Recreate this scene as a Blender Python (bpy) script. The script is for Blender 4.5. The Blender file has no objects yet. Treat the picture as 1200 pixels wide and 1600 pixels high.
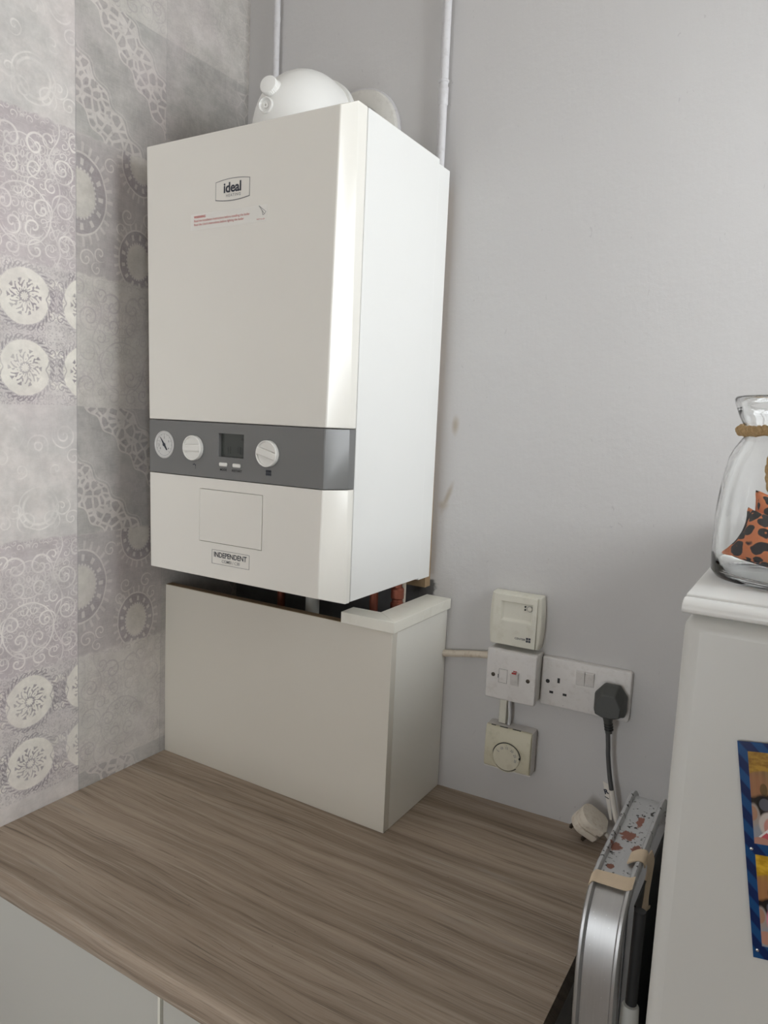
import bpy, bmesh, math, random
from math import pi, sin, cos, sqrt, atan, radians
from mathutils import Matrix, Vector, Euler

random.seed(7)
S = bpy.context.scene
COL = S.collection

# ------------------------------------------------------------------ camera
cam_d = bpy.data.cameras.new('camera')
cam = bpy.data.objects.new('camera', cam_d)
COL.objects.link(cam)
cam.location = (1.0541, -1.1539, 0.667)
cam.rotation_euler = (1.4436, -0.0430, 0.5437)
cam_d.sensor_fit = 'VERTICAL'
cam_d.sensor_height = 24.0
cam_d.lens = 24.0 * 1133.05 / 1600.0
cam_d.clip_start = 0.01
S.camera = cam

# ------------------------------------------------------------------ light, exposure
world = bpy.data.worlds.new('overcast_sky')
S.world = world
world.use_nodes = True
wn = world.node_tree
wn.nodes['Background'].inputs['Color'].default_value = (0.93, 0.97, 1.0, 1)
wn.nodes['Background'].inputs['Strength'].default_value = 11.5

WIN_X, WIN_Y0, WIN_Y1, WIN_Z0, WIN_Z1 = 1.66, -0.74, -0.03, 0.57, 1.50
YF, GD_Y0, GD_Y1, GD_Z0, GD_Z1 = -3.00, -1.85, -1.47, -0.40, 1.20      # unseen glazed opening right of the camera, added for fill light
def portal(name, loc, rot, sx, sy):
    d = bpy.data.lights.new(name, 'AREA')
    d.shape = 'RECTANGLE'; d.size = sx; d.size_y = sy
    d.cycles.is_portal = True
    o = bpy.data.objects.new(name, d); COL.objects.link(o)
    o.location = loc; o.rotation_euler = rot
portal('window_daylight', (WIN_X + .10, (WIN_Y0 + WIN_Y1) / 2, (WIN_Z0 + WIN_Z1) / 2), (0, radians(90), 0), WIN_Z1 - WIN_Z0, WIN_Y1 - WIN_Y0)

FW_X0, FW_X1, FW_Z0, FW_Z1 = 0.30, 0.72, -0.45, 1.00                   # unseen narrow opening behind the camera, added for fill light
portal('rear_fill_daylight', ((FW_X0 + FW_X1) / 2, YF - .10, (FW_Z0 + FW_Z1) / 2), (radians(90), 0, 0), FW_X1 - FW_X0, FW_Z1 - FW_Z0)
portal('side_fill_daylight', (WIN_X + .10, (GD_Y0 + GD_Y1) / 2, (GD_Z0 + GD_Z1) / 2), (0, radians(90), 0), GD_Z1 - GD_Z0, GD_Y1 - GD_Y0)

S.view_settings.view_transform = 'Standard'
S.view_settings.look = 'None'
S.view_settings.gamma = 1.0
S.view_settings.use_curve_mapping = False
S.view_settings.exposure = 0.0
S.cycles.use_denoising = True
S.cycles.max_bounces = 10
S.cycles.diffuse_bounces = 6
S.cycles.transmission_bounces = 10
S.cycles.transparent_max_bounces = 12
S.cycles.sample_clamp_indirect = 6.0

# ------------------------------------------------------------------ node math helper
class NT:
    def __init__(s, name):
        s.m = bpy.data.materials.new(name); s.m.use_nodes = True
        s.t = s.m.node_tree; s.n = s.t.nodes; s.l = s.t.links
        s.b = s.n['Principled BSDF']
    def node(s, typ, **kw):
        nd = s.n.new(typ)
        for k, v in kw.items(): setattr(nd, k, v)
        return nd
    def put(s, sock, v):
        if isinstance(v, V): v = v.s
        if isinstance(v, bpy.types.NodeSocket): s.l.new(v, sock)
        else:
            if isinstance(v, (tuple, list)) and len(v) == 3 and sock.type == 'RGBA': v = (*v, 1)
            sock.default_value = v
    def math(s, op, a, b=None, c=None):
        nd = s.node('ShaderNodeMath', operation=op)
        for i, v in enumerate((a, b, c)):
            if v is not None: s.put(nd.inputs[i], v)
        return V(s, nd.outputs[0])
    def pos(s):
        tc = s.node('ShaderNodeTexCoord')
        sp = s.node('ShaderNodeSeparateXYZ'); s.l.new(tc.outputs['Object'], sp.inputs[0])
        return [V(s, sp.outputs[i]) for i in range(3)]
    def vec(s, x, y, z=0.0):
        nd = s.node('ShaderNodeCombineXYZ')
        for i, v in enumerate((x, y, z)): s.put(nd.inputs[i], v)
        return nd.outputs[0]
    def noise(s, vec, scale, detail=3.0, rough=.55, dist=0.0, color=False):
        nd = s.node('ShaderNodeTexNoise')
        if vec is not None: s.put(nd.inputs['Vector'], vec)
        nd.inputs['Scale'].default_value = scale; nd.inputs['Detail'].default_value = detail
        nd.inputs['Roughness'].default_value = rough; nd.inputs['Distortion'].default_value = dist
        return V(s, nd.outputs['Color' if color else 'Fac'])
    def voro(s, vec, scale, feature='DISTANCE_TO_EDGE', out='Distance', rnd=1.0):
        nd = s.node('ShaderNodeTexVoronoi', feature=feature)
        s.put(nd.inputs['Vector'], vec); nd.inputs['Scale'].default_value = scale
        nd.inputs['Randomness'].default_value = rnd
        return V(s, nd.outputs[out])
    def smooth(s, x, a, b, lo=0.0, hi=1.0):
        nd = s.node('ShaderNodeMapRange', interpolation_type='SMOOTHSTEP')
        for i, v in enumerate((x, a, b, lo, hi)): s.put(nd.inputs[i], v)
        return V(s, nd.outputs[0])
    def lin(s, x, a, b, lo=0.0, hi=1.0):
        nd = s.node('ShaderNodeMapRange')
        for i, v in enumerate((x, a, b, lo, hi)): s.put(nd.inputs[i], v)
        return V(s, nd.outputs[0])
    def mix(s, f, a, b, mode='MIX'):
        nd = s.node('ShaderNodeMix', data_type='RGBA', blend_type=mode)
        s.put(nd.inputs[0], f); s.put(nd.inputs[6], a); s.put(nd.inputs[7], b)
        return V(s, nd.outputs[2])
    def bump(s, h, strength=.3, dist=.002):
        nd = s.node('ShaderNodeBump'); nd.inputs['Strength'].default_value = strength
        nd.inputs['Distance'].default_value = dist
        s.put(nd.inputs['Height'], h); s.l.new(nd.outputs[0], s.b.inputs['Normal'])
    def col(s, c): s.put(s.b.inputs['Base Color'], c)
    def set(s, **kw):
        for k, v in kw.items(): s.put(s.b.inputs[k.replace('_', ' ')], v)
class V:
    def __init__(s, nt, sock): s.nt = nt; s.s = sock
    def __add__(s, o): return s.nt.math('ADD', s, o)
    __radd__ = __add__
    def __sub__(s, o): return s.nt.math('SUBTRACT', s, o)
    def __rsub__(s, o): return s.nt.math('SUBTRACT', o, s)
    def __mul__(s, o): return s.nt.math('MULTIPLY', s, o)
    __rmul__ = __mul__
    def __truediv__(s, o): return s.nt.math('DIVIDE', s, o)
    def __abs__(s): return s.nt.math('ABSOLUTE', s)
    def fract(s): return s.nt.math('FRACT', s)
    def fmod(s, o): return s.nt.math('FLOORED_MODULO', s, o)
    def sqrt(s): return s.nt.math('SQRT', s)
    def cos(s): return s.nt.math('COSINE', s)
    def sin(s): return s.nt.math('SINE', s)
    def atan2(s, o): return s.nt.math('ARCTAN2', s, o)
    def max(s, o): return s.nt.math('MAXIMUM', s, o)
    def min(s, o): return s.nt.math('MINIMUM', s, o)
    def clamp(s): return s.nt.math('MINIMUM', s.nt.math('MAXIMUM', s, 0.0), 1.0)

def simple(name, col, rough=.5, metal=0.0, var=.04, scale=30, bump=0.0, spec=.5, bscale=None):
    """a plain finish with a little natural mottling and relief"""
    t = NT(name)
    x, y, z = t.pos(); v = t.vec(x, y, z)
    f = t.noise(v, scale, 4)
    lo = tuple(max(0, c * (1 - var)) for c in col); hi = tuple(min(1, c * (1 + var)) for c in col)
    t.col(t.mix(f, lo, hi))
    t.set(Roughness=rough, Metallic=metal)
    t.b.inputs['Specular IOR Level'].default_value = spec
    if bump: t.bump(t.noise(v, bscale or scale * 8, 3), bump, .001)
    return t.m

# ------------------------------------------------------------------ materials
def mat_wallpaper():
    t = NT('wallpaper')
    x, y0, z0 = t.pos()
    wv = t.vec(y0, z0, 0.0)
    warp = t.noise(wv, 22, 2)
    y = y0 + (warp - .5) * .006
    z = z0 + (t.noise(t.vec(y0, z0, 3.7), 22, 2) - .5) * .006
    zz = (z - .030).fmod(.636)
    cloud = t.noise(wv, 9, 5, .65)
    cloud2 = t.noise(t.vec(y0, z0, 5.0), 16, 5, .7)
    fray = (t.noise(t.vec(y0, z0, 8.0), 60, 3) - .5) * .016
    LEFT = t.smooth(y, -.389, -.391)
    def row(a, b):
        e = zz + fray
        return t.smooth(e, a - .003, a + .003) * t.smooth(e, b + .003, b - .003)
    R0 = row(-.02, .212); R1 = row(.212, .424); R2 = row(.424, .66)
    MID = t.smooth(y + fray * .5, -.207, -.211)
    def spiral(m, tt, cx, cy, R, turns=1.6, hand=1, w=.165):
        dx = m - cx; dy = tt - cy
        r = (dx * dx + dy * dy).sqrt()
        th = dy.atan2(dx)
        f = (r * (turns / R) + th * (hand / (2 * pi))).fract()
        ln = t.smooth(abs(f - .5), w, w * .45)
        return ln * t.smooth(r, R * 1.04, R * .92)
    def ring(m, tt, cx, cy, R, w):
        dx = m - cx; dy = tt - cy
        r = (dx * dx + dy * dy).sqrt()
        return t.smooth(abs(r - R), w, w * .4)
    # damask of scrolls, mirrored about its own axis
    axis = y * 0 + LEFT * (-.479) + (1 - LEFT) * (-.300)
    m = abs(y - axis)
    tt = zz - .212 * (LEFT)
    SP = [(.021, .170, .021, 1.5, 1), (.020, .137, .015, 1.3, -1), (.066, .146, .021, 1.8, 1), (.067, .090, .022, 2.0, -1),
          (.070, .036, .020, 1.8, 1), (.030, .080, .019, 1.7, 1), (.017, .052, .017, 1.4, -1), (.046, .116, .013, 1.3, 1),
          (.020, .019, .017, 1.4, 1), (.044, .024, .012, 1.3, -1), (.043, .185, .013, 1.3, -1), (.090, .120, .012, 1.3, 1),
          (.088, .190, .016, 1.4, 1), (.010, .100, .010, 1.2, 1)]
    dam = None
    for cx, cy, R, tr, h in SP:
        s_ = spiral(m, tt, cx, cy, R, tr, h)
        dam = s_ if dam is None else dam.max(s_)
    dam = dam.max(ring(m, tt, 0, .068, .044, .0016)).max(ring(m, tt, 0, .150, .030, .0014) * .8)
    def curls(u, v, cell, R, turns, w=.19):
        cu = t.math('PINGPONG', u + 5.0, cell) - cell / 2; cv = t.math('PINGPONG', v + 5.0, cell) - cell / 2
        return spiral(cu, cv, .0, .0, R, turns, 1, w)
    small = curls(m + (warp - .5) * .012, tt + .004, .0175, .0080, 1.25).max(curls(m + .0088, tt + .0128 + (warp - .5) * .012, .0175, .0052, 1.0) * .8)
    small = small * t.smooth(t.noise(t.vec(m, tt, 5.0), 24, 2), .40, .50)
    dam = dam.max(small * .75)
    stem = t.smooth(abs(m - .052 - (tt * 70).sin() * .008), .0016, .0007)
    filig = t.smooth(t.voro(t.vec(m, tt, 1.0), 95), .10, .05) * t.smooth(t.noise(t.vec(m, tt, 2.0), 30, 2), .50, .58)
    dam = dam.max(stem * .8).max(filig * .55)
    # medallions on a square grid
    a = (y + .479 + .053).fmod(.106) - .053
    b = (zz - .106 * .5 - .002 + .053).fmod(.106) - .053
    r = (a * a + b * b).sqrt(); th = b.atan2(a)
    disc = t.smooth(r, .0425, .041)
    pet = ((th * 10).cos() * .40 + (r * 640 + (th * 10).cos() * 2.2).cos() * .45 + ((th * 20) + r * 500).cos() * .35)
    flower = t.smooth(pet + (t.noise(wv, 320, 2) - .5) * 1.6, .10, .40) * t.smooth(r, .0290, .0265) * t.smooth(r, .003, .005)
    core = t.smooth(abs(r - .0075), .0015, .0006)
    rope = t.smooth(((th * 34) + r * 900).cos(), -.1, .4) * t.smooth(abs(r - .0465), .0035, .0028)
    a2 = (y + .479).fmod(.106) - .053; b2 = (zz - .002 - .053 + .053).fmod(.106) - .053
    r2 = (a2 * a2 + b2 * b2).sqrt(); th2 = b2.atan2(a2)
    star = t.smooth(abs((th2 * 4).sin()), .25, .10) * t.smooth(r2, .0150, .0135)
    oct_ = t.smooth(abs(r2 - .0165 - (th2 * 8).cos() * .0010), .0015, .0007)
    lobes = t.smooth(abs(r2 - .0240 - (th2 * 8).cos() * .0030), .0040, .0032)
    sp2 = None
    ma = abs(abs(a) - .053); mb = abs(b)
    for cx, cy, R, tr, h in [(.0085, .010, .0085, 1.3, 1), (.0085, .026, .0070, 1.2, -1)]:
        s_ = spiral(ma, mb, cx, cy, R, tr, h); sp2 = s_ if sp2 is None else sp2.max(s_)
    ma = abs(a); mb = abs(abs(b) - .053)
    for cx, cy, R, tr, h in [(.010, .0085, .0085, 1.3, 1), (.026, .0085, .0070, 1.2, -1)]:
        sp2 = sp2.max(spiral(ma, mb, cx, cy, R, tr, h))
    dots = t.smooth(t.voro(wv, 210, 'F1'), .42, .30) * (1 - disc)
    med_dark = (flower.max(core)).max(rope).max(sp2 * (1 - disc)).max(star * .7).max(oct_ * .7).max(dots * .45).max(curls(a + .004, b + .004, .0120, .0055, 1.2) * (1 - disc) * .55)
    med_light = disc.max(lobes * .7)
    # carved diagonal ornament
    te = zz - .424
    d = (y + .385) + (te - .126)
    dd = (d + .082 + (((y - te) * 95).sin()) * .006).fmod(.180)
    inb = t.smooth(dd, .082, .080) * t.smooth(dd, .001, .003)
    outl = t.smooth(abs(dd - .080), .0030, .0014).max(t.smooth(abs(dd - .002), .0030, .0014))
    outl2 = t.smooth(abs(dd - .089), .0022, .0010) * .5
    vd = t.voro(t.vec(y, te, 4.0), 62)
    veins = t.smooth(vd, .16, .08) * inb
    pits = t.smooth(t.voro(t.vec(y, te, 6.0), 62, 'F1'), .24, .14) * inb
    dia = veins.max(outl).max(outl2)
    # ovals with a beaded ring
    ov_l = None; ov_d = None; ov_c = None
    for cy_, ct_, k_ in [(-.384, .122, 1.0), (-.268, .040, .80), (-.262, .200, .8)]:
        dy = y - cy_; dz = (zz - .212 - ct_) * .80
        rr = (dy * dy + dz * dz).sqrt() * (1 / k_); tho = dz.atan2(dy)
        cen = t.smooth(rr, .0310, .0270)
        rg = t.smooth(rr, .0500, .0490) * t.smooth(rr, .0290, .0310)
        bead = t.smooth((tho * 13).cos(), .45, .75) * t.smooth(abs(rr - .0400), .0052, .0035)
        line = t.smooth(abs(rr - .0505), .0018, .0008)
        fr = t.smooth((tho * 26).cos(), .35, .75) * t.smooth(abs(rr - .0575), .0065, .0050)
        l_ = bead.max(line).max(fr * .7).max(t.smooth(abs(rr - .0305), .002, .001) * t.smooth((tho * 30).cos(), -.2, .3))
        ov_l = l_ if ov_l is None else ov_l.max(l_)
        ov_d = rg if ov_d is None else ov_d.max(rg)
        ov_c = cen if ov_c is None else ov_c.max(cen)
    tv = zz - .212
    for cx, cy, R, tr, h in [(-.372, .026, .016, 1.5, 1), (-.345, .036, .013, 1.3, -1), (-.352, .012, .011, 1.2, 1), (-.290, .110, .015, 1.4, -1), (-.246, .110, .015, 1.4, 1),
                             (-.232, .085, .013, 1.3, 1), (-.303, .088, .012, 1.3, -1), (-.325, .178, .014, 1.4, 1)]:
        ov_l = ov_l.max(spiral(y, tv, cx, cy, R, tr, h))
    # faded paisley
    pa = None
    mp = abs(y + .459); tp = zz - .424
    for cx, cy, R, tr, h in [(.020, .030, .018, 1.6, 1), (.040, .050, .016, 1.6, -1), (.058, .030, .014, 1.5, 1), (.000, .150, .018, 1.5, 1), (.045, .165, .022, 2.0, 1), (.030, .110, .013, 1.3, -1), (.062, .130, .015, 1.4, 1)]:
        s_ = spiral(mp, tp, cx, cy, R, tr, h); pa = s_ if pa is None else pa.max(s_)
    pa = pa.max(ring(mp, tp, 0, .05, .026, .003)).max(ring(mp, tp, 0, .05, .034, .0018))
    fade = t.smooth(t.noise(t.vec(y0, z0, 11.0), 14, 3), .36, .62)

    violet = (.440, .400, .415); pale = (.600, .580, .565); cream = (.700, .680, .635); conc = (.440, .435, .420)
    light = (.690, .665, .650); dark = (.235, .212, .235)
    cl = lambda lo, hi: t.mix(t.smooth(cloud, .32, .68), lo, hi)
    A = t.mix(med_light, cl((.50, .47, .475), (.60, .575, .565)), cream)
    A = t.mix(med_dark * (.45 + .5 * fade), A, dark)
    B = t.mix(dam * (.55 + .45 * fade), cl((.415, .375, .395), (.48, .445, .455)), light)
    Cc = t.mix(pa * .75 * fade, cl((.50, .49, .485), (.62, .585, .575)), (.72, .70, .685))
    D = t.mix(dam * (.30 + .45 * fade), cl((.56, .555, .53), (.63, .61, .585)), (.44, .41, .425))
    Ee = t.mix(inb * .45, cl((.40, .395, .385), (.52, .51, .50)), (.40, .365, .375))
    Ee = t.mix(dia * .85, Ee, (.66, .64, .62)); Ee = t.mix(pits * .35, Ee, dark)
    F = t.mix(ov_d * .75, cl((.42, .395, .400), (.50, .48, .475)), (.345, .320, .335))
    F = t.mix(ov_c * .9, F, t.mix(cloud2, (.56, .55, .52), (.70, .68, .63))); F = t.mix(ov_l * .80, F, (.66, .64, .62))
    Pl = t.mix(t.smooth(cloud2, .3, .7), (.385, .38, .37), (.50, .49, .48))
    left = t.mix(1.0, t.mix(R1, t.mix(R2, A, Cc), B), (1.14, 1.125, 1.10), 'MULTIPLY')
    right = t.mix(R1, t.mix(R2, D, Ee), F)
    far = t.mix(t.smooth(t.voro(t.vec(y, z, 9.0), 45), .07, .03) * t.smooth(y, -.045, -.015) * .6, Pl, (.66, .64, .62))
    far = t.mix(R0 * .5, far, D)
    right = t.mix(1.0, t.mix(MID, far, right), (.95, .925, .90), 'MULTIPLY')
    c = t.mix(LEFT, right, left)
    mott = t.noise(t.vec(y0, z0, 41.0), 30, 6, .72)
    c = t.mix(1.0, c, t.mix(t.smooth(mott, .30, .70), (.86, .855, .85), (1.07, 1.065, 1.06)), 'MULTIPLY')
    # washed-out patches, pink and green tint, weave
    c = t.mix(t.smooth(cloud2, .50, .78) * .28, c, (.66, .625, .61))
    c = t.mix(t.smooth(t.noise(t.vec(y0, z0, 21.0), 7, 3), .45, .75) * .22, c, (.56, .47, .50))
    c = t.mix(t.smooth(t.noise(t.vec(y0, z0, 31.0), 6, 3), .45, .75) * .14, c, (.50, .53, .50))
    weave = t.noise(t.vec(y0 * 1.0, z0 * .12, 0.0), 420, 2).max(t.noise(t.vec(y0 * .12, z0, 2.0), 420, 2))
    c = t.mix(t.smooth(weave, .45, .75) * .12, c, (.72, .70, .68))
    seam = t.smooth(abs(y0 + .390), .0012, .0004).max(t.smooth(abs(y0 + .209 + fray * .2), .0012, .0004) * .6)
    c = t.mix(seam * .5, c, (.30, .29, .29))
    t.col(c); t.set(Roughness=.72)
    t.b.inputs['Specular IOR Level'].default_value = .3
    t.bump(weave, .12, .0006)
    return t.m

def mat_paint():
    t = NT('lavender_grey_paint')
    x, y, z = t.pos(); v = t.vec(x, y, z)
    n = t.noise(v, 5, 4)
    c = t.mix(n, (.530, .517, .512), (.560, .548, .540))
    # brown rub marks beside the boiler
    def blob(cx, cz, rx, rz, lean=0.0):
        dx = (x - cx - (z - cz) * lean) * (1 / rx); dz = (z - cz) * (1 / rz)
        r = (dx * dx + dz * dz).sqrt()
        return t.smooth(r + (t.noise(t.vec(x, z * .3, 0), 70, 3) - .5) * .7, 1.25, .1)
    st = blob(.502, .662, .008, .018).max(blob(.494, .535, .006, .030, .35)).max(blob(.487, .520, .012, .010) * .8)
    c = t.mix(st * .62, c, (.33, .255, .165))
    pale = t.smooth(t.noise(t.vec(x, z, 4.0), 26, 3, .6, 1.2), .66, .72)
    c = t.mix(pale * .18, c, (.60, .58, .585))
    mk = t.smooth(t.noise(t.vec(x * 3.0, z, 7.0), 34, 2, .5, 2.0), .735, .76)
    c = t.mix(mk * .35, c, (.36, .34, .35))
    dark_low = t.smooth(x + (t.noise(t.vec(x, z, 9.0), 60, 3) - .5) * .03, .485, .475) * t.smooth(z + (t.noise(t.vec(x, z, 12.0), 40, 3) - .5) * .02, .388, .382)  # dark wall colour low down behind the boxing
    c = t.mix(dark_low, c, t.mix(t.noise(v, 40, 4), (.075, .072, .072), (.15, .145, .142)))
    # chipped dark patch high in the corner
    ch = t.smooth(x, .055, .0) * t.smooth(z, 1.475, 1.50) * t.smooth(t.noise(t.vec(x, z, 2.0), 90, 3), .45, .55)
    c = t.mix(ch, c, (.05, .045, .045))
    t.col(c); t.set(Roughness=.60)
    t.b.inputs['Specular IOR Level'].default_value = .35
    h = t.noise(v, 45, 5, .6) * .6 + t.noise(t.vec(x * 1.0, y, z * .25), 160, 3) * .25 + t.noise(v, 9, 2) * 1.2
    t.bump(h, .35, .0030)
    return t.m

def mat_wood():
    t = NT('oak_laminate')
    x, y, z = t.pos()
    w1 = t.noise(t.vec(x * .9, y * 4, 0), 2.2, 3)
    yy = y + (w1 - .5) * .038 + z
    big = t.noise(t.vec(x * .14, yy * 3.2, 1.0), 6.0, 5, .6)
    mid = t.noise(t.vec(x * .07, yy * 3.0, 4.0), 34, 5, .62)
    fine = t.noise(t.vec(x * .016, yy, 7.0), 420, 4, .6)
    fine2 = t.noise(t.vec(x * .030, yy, 9.0), 190, 5, .65)
    c = t.mix(t.smooth(big, .28, .72), (.235, .178, .130), (.440, .352, .272))
    c = t.mix(t.smooth(mid, .40, .72) * .45, c, (.520, .440, .355))
    c = t.mix(t.smooth(mid, .46, .26) * .65, c, (.130, .098, .072))
    c = t.mix(t.smooth(fine2, .46, .30) * .62, c, (.125, .095, .072))
    c = t.mix(t.smooth(fine, .56, .72) * .45, c, (.600, .525, .445))
    c = t.mix(t.smooth(fine, .44, .30) * .60, c, (.125, .096, .074))
    gk = t.noise(t.vec(x * .6, yy * 5.0, 14.0), 5.0, 4, .6)
    c = t.mix(t.smooth(gk, .60, .74) * .40, c, (.420, .400, .360))
    sp = t.smooth(t.voro(t.vec(x, y, 3.0), 42, 'F1'), .035, .02)
    c = t.mix(sp * .8, c, (.04, .03, .025))
    t.col(c); t.set(Roughness=t.lin(fine, .3, .7, .42, .60))
    t.b.inputs['Specular IOR Level'].default_value = .40
    t.bump(fine * .6 + fine2 * .6, .28, .0007)
    return t.m

def mat_aluminium():
    t = NT('paint_splashed_aluminium')
    x, y, z = t.pos(); x = x + .915; y = y - .320; z = z - .90; v = t.vec(x, y, z)
    streak = t.noise(t.vec(x * 6, y * .4, z * .4), 60, 3)
    topm = t.smooth(y, -.445, -.415) * t.smooth(z, .10, .19)
    base = t.mix(streak, (.47, .475, .48), (.58, .58, .58))
    dust = t.smooth(t.noise(v, 90, 4), .40, .62) * topm
    base = t.mix(dust * .55, base, (.50, .51, .52))
    nz = t.noise(t.vec(x, y, z * .3), 170, 3, .6)
    blk = t.smooth(nz, .595, .625) * topm * t.smooth(t.noise(v, 38, 2), .42, .55)
    base = t.mix(blk, base, (.03, .028, .027))
    red = None
    for cx, cy, rx, ry in [(.912, -.352, .009, .010), (.918, -.318, .004, .012), (.905, -.378, .006, .008), (.925, -.372, .005, .009), (.908, -.415, .004, .004)]:
        dx = (x - cx) * (1 / rx); dy = (y - cy) * (1 / ry)
        r_ = t.smooth((dx * dx + dy * dy).sqrt() + (t.noise(v, 210, 3) - .5) * 1.8, 1.05, .8); red = r_ if red is None else red.max(r_)
    base = t.mix(red * topm, base, (.25, .105, .075))
    speck = t.smooth(t.voro(v, 170, 'F1'), .11, .06)
    base = t.mix(speck * .6, base, (.80, .80, .80))
    t.col(base)
    paint = (dust * .75).max(blk).max(red * topm)
    t.set(Metallic=1.0 - paint * .95, Roughness=.40 + paint * .25 + streak * .12)
    t.bump(streak * .3 + paint, .15, .0006)
    return t.m

def mat_leopard():
    t = NT('leopard_print_cotton')
    x, y, z = t.pos()
    v0 = t.vec(x, y, z)
    w = t.noise(v0, 60, 2, color=True)
    nd = t.node('ShaderNodeVectorMath', operation='SCALE'); t.put(nd.inputs[0], w); nd.inputs['Scale'].default_value = .008
    ad = t.node('ShaderNodeVectorMath', operation='ADD'); t.put(ad.inputs[0], v0); t.l.new(nd.outputs[0], ad.inputs[1])
    d = t.voro(ad.outputs[0], 104, 'F1', rnd=.8)
    br = t.noise(v0, 130, 1)
    spot = t.smooth(d + (br - .5) * .35, .57, .51)
    hole = t.smooth(d + (t.noise(v0, 110, 1) - .5) * .5, .10, .04)
    c = t.mix(t.noise(v0, 30, 2), (.66, .175, .060), (.84, .285, .105))
    c = t.mix(spot * (1 - hole * .8), c, (.010, .009, .010))
    t.col(c); t.set(Roughness=.85)
    t.b.inputs['Specular IOR Level'].default_value = .2
    t.bump(t.noise(v0, 900, 2), .25, .0004)
    return t.m

def mat_rope():
    t = NT('jute_rope')
    x, y, z = t.pos(); v = t.vec(x, y, z)
    n = t.noise(v, 500, 4)
    t.col(t.mix(n, (.24, .145, .060), (.60, .42, .215))); t.set(Roughness=.9)
    t.bump(t.noise(v, 700, 3), .6, .001)
    return t.m

def mat_photo():
    """two glossy prints: striped blue border, gold drapes, a dark crowd, a seated figure"""
    t = NT('party_photo_print')
    x, y, z = t.pos()            # x across, z up, origin at bottom left of the print
    W_, H_ = .102, .158
    def ell(cx, cz, rx, rz, soft=.12):
        dx = (x - cx * .66) * (1 / (rx * .78)); dz = (z - cz) * (1 / rz)
        return t.smooth((dx * dx + dz * dz).sqrt(), 1 + soft, 1 - soft)
    st = t.smooth(((x + z * .8) * 420).sin(), -.3, .4)
    c = t.mix(st, (.003, .016, .085), (.007, .060, .190))
    upper = None
    for z0, z1, gold, swag, cur in [(.0845, .151, (.42, .24, .035), (.23, .12, .02), (.25, .165, .075)), (.0095, .0765, (.66, .40, .030), (.42, .24, .012), (.42, .24, .035))]:
        lower = z0 < .05
        p = z - z0; h = z1 - z0
        ins = t.smooth(x, .0060, .0064) * t.smooth(x, W_ - .0060, W_ - .0064) * t.smooth(z, z0, z0 + .0004) * t.smooth(z, z1 + .0004, z1)
        stripes = t.smooth((x * 1500 + (z * 60).sin()).sin(), -.6, .9)
        pic = t.mix(stripes, tuple(k * .75 for k in cur), cur)
        pic = t.mix(ell(.012, z0 + h * .60, .013, .013, .6) * .8, pic, (.33, .15, .075))
        sw = t.smooth(p, h * .755 + 0.0, h * .79)
        sw = t.smooth(p - (abs((x * 95).sin()) * .006), h * .70, h * .73)
        folds = t.noise(t.vec(x * 1.4, z * 2.2, 2.0), 90, 3)
        pic = t.mix(sw, pic, t.mix(t.smooth(folds, .35, .65), swag, gold))
        pic = t.mix(ell(.022, z0 + h * .60, .0030, .0045) * .7, pic, (.07, .055, .015))
        crowd = None
        for cx, cz, rx, rz in [(.010, .40, .006, .006), (.021, .38, .009, .009), (.034, .40, .011, .010), (.018, .30, .013, .012), (.050, .36, .014, .013), (.036, .28, .018, .014), (.075, .34, .02, .014), (.09, .25, .02, .02)]:
            e = ell(cx, z0 + h * (cz - .01), rx * 1.25, rz * 1.3); crowd = e if crowd is None else crowd.max(e)
        pic = t.mix(crowd, pic, (.012, .009, .009))
        pic = t.mix(ell(.011, z0 + h * .245, .0055, .013), pic, (.33, .28, .25))
        pic = t.mix(ell(.0095, z0 + h * .335, .0042, .0055), pic, (.36, .20, .13))
        pic = t.mix(ell(.031, z0 + h * .38, .0055, .0060), pic, (.30, .13, .10))
        pic = t.mix(ell(.056, z0 + h * .42, .0055, .0060), pic, (.32, .16, .11))
        pic = t.mix(ell(.022, z0 + h * .44, .0045, .0045), pic, (.10, .10, .12))
        pic = t.mix(ell(.026, z0 + h * .02, .019, .0150), pic, (.27, .28, .31))
        if not lower:
            pic = t.mix(ell(.0250, z0 + h * .225, .0082, .0090), pic, (.52, .46, .42))
            pic = t.mix(ell(.0262, z0 + h * .195, .0055, .0070), pic, (.50, .24, .20))
            pic = t.mix(t.smooth(abs(x - .0165) + abs(z - z0 - h * .085), .0075, .0070), pic, (.70, .66, .66))
            pic = t.mix(t.smooth(abs(x - .0145) + abs(z - z0 - h * .080), .0042, .0036), pic, (.50, .09, .11))
            pic = t.mix(ell(.0300, z0 + h * .060, .0060, .0045), pic, (.09, .06, .05))
            pic = t.mix(ell(.0160, z0 + h * .020, .0085, .0040), pic, (.42, .22, .17))
        else:
            pic = t.mix(ell(.0265, z0 + h * .30, .0090, .0120), pic, (.66, .20, .28))
            pic = t.mix(ell(.0290, z0 + h * .12, .0060, .0200), pic, (.62, .24, .31))
            pic = t.mix(ell(.0250, z0 + h * .20, .0045, .0060), pic, (.50, .24, .20))
            pic = t.mix(ell(.0145, z0 + h * .10, .0080, .0050), pic, (.45, .23, .17))
        c = t.mix(ins, c, pic)
    t.col(c); t.set(Roughness=.22)
    return t.m

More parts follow.
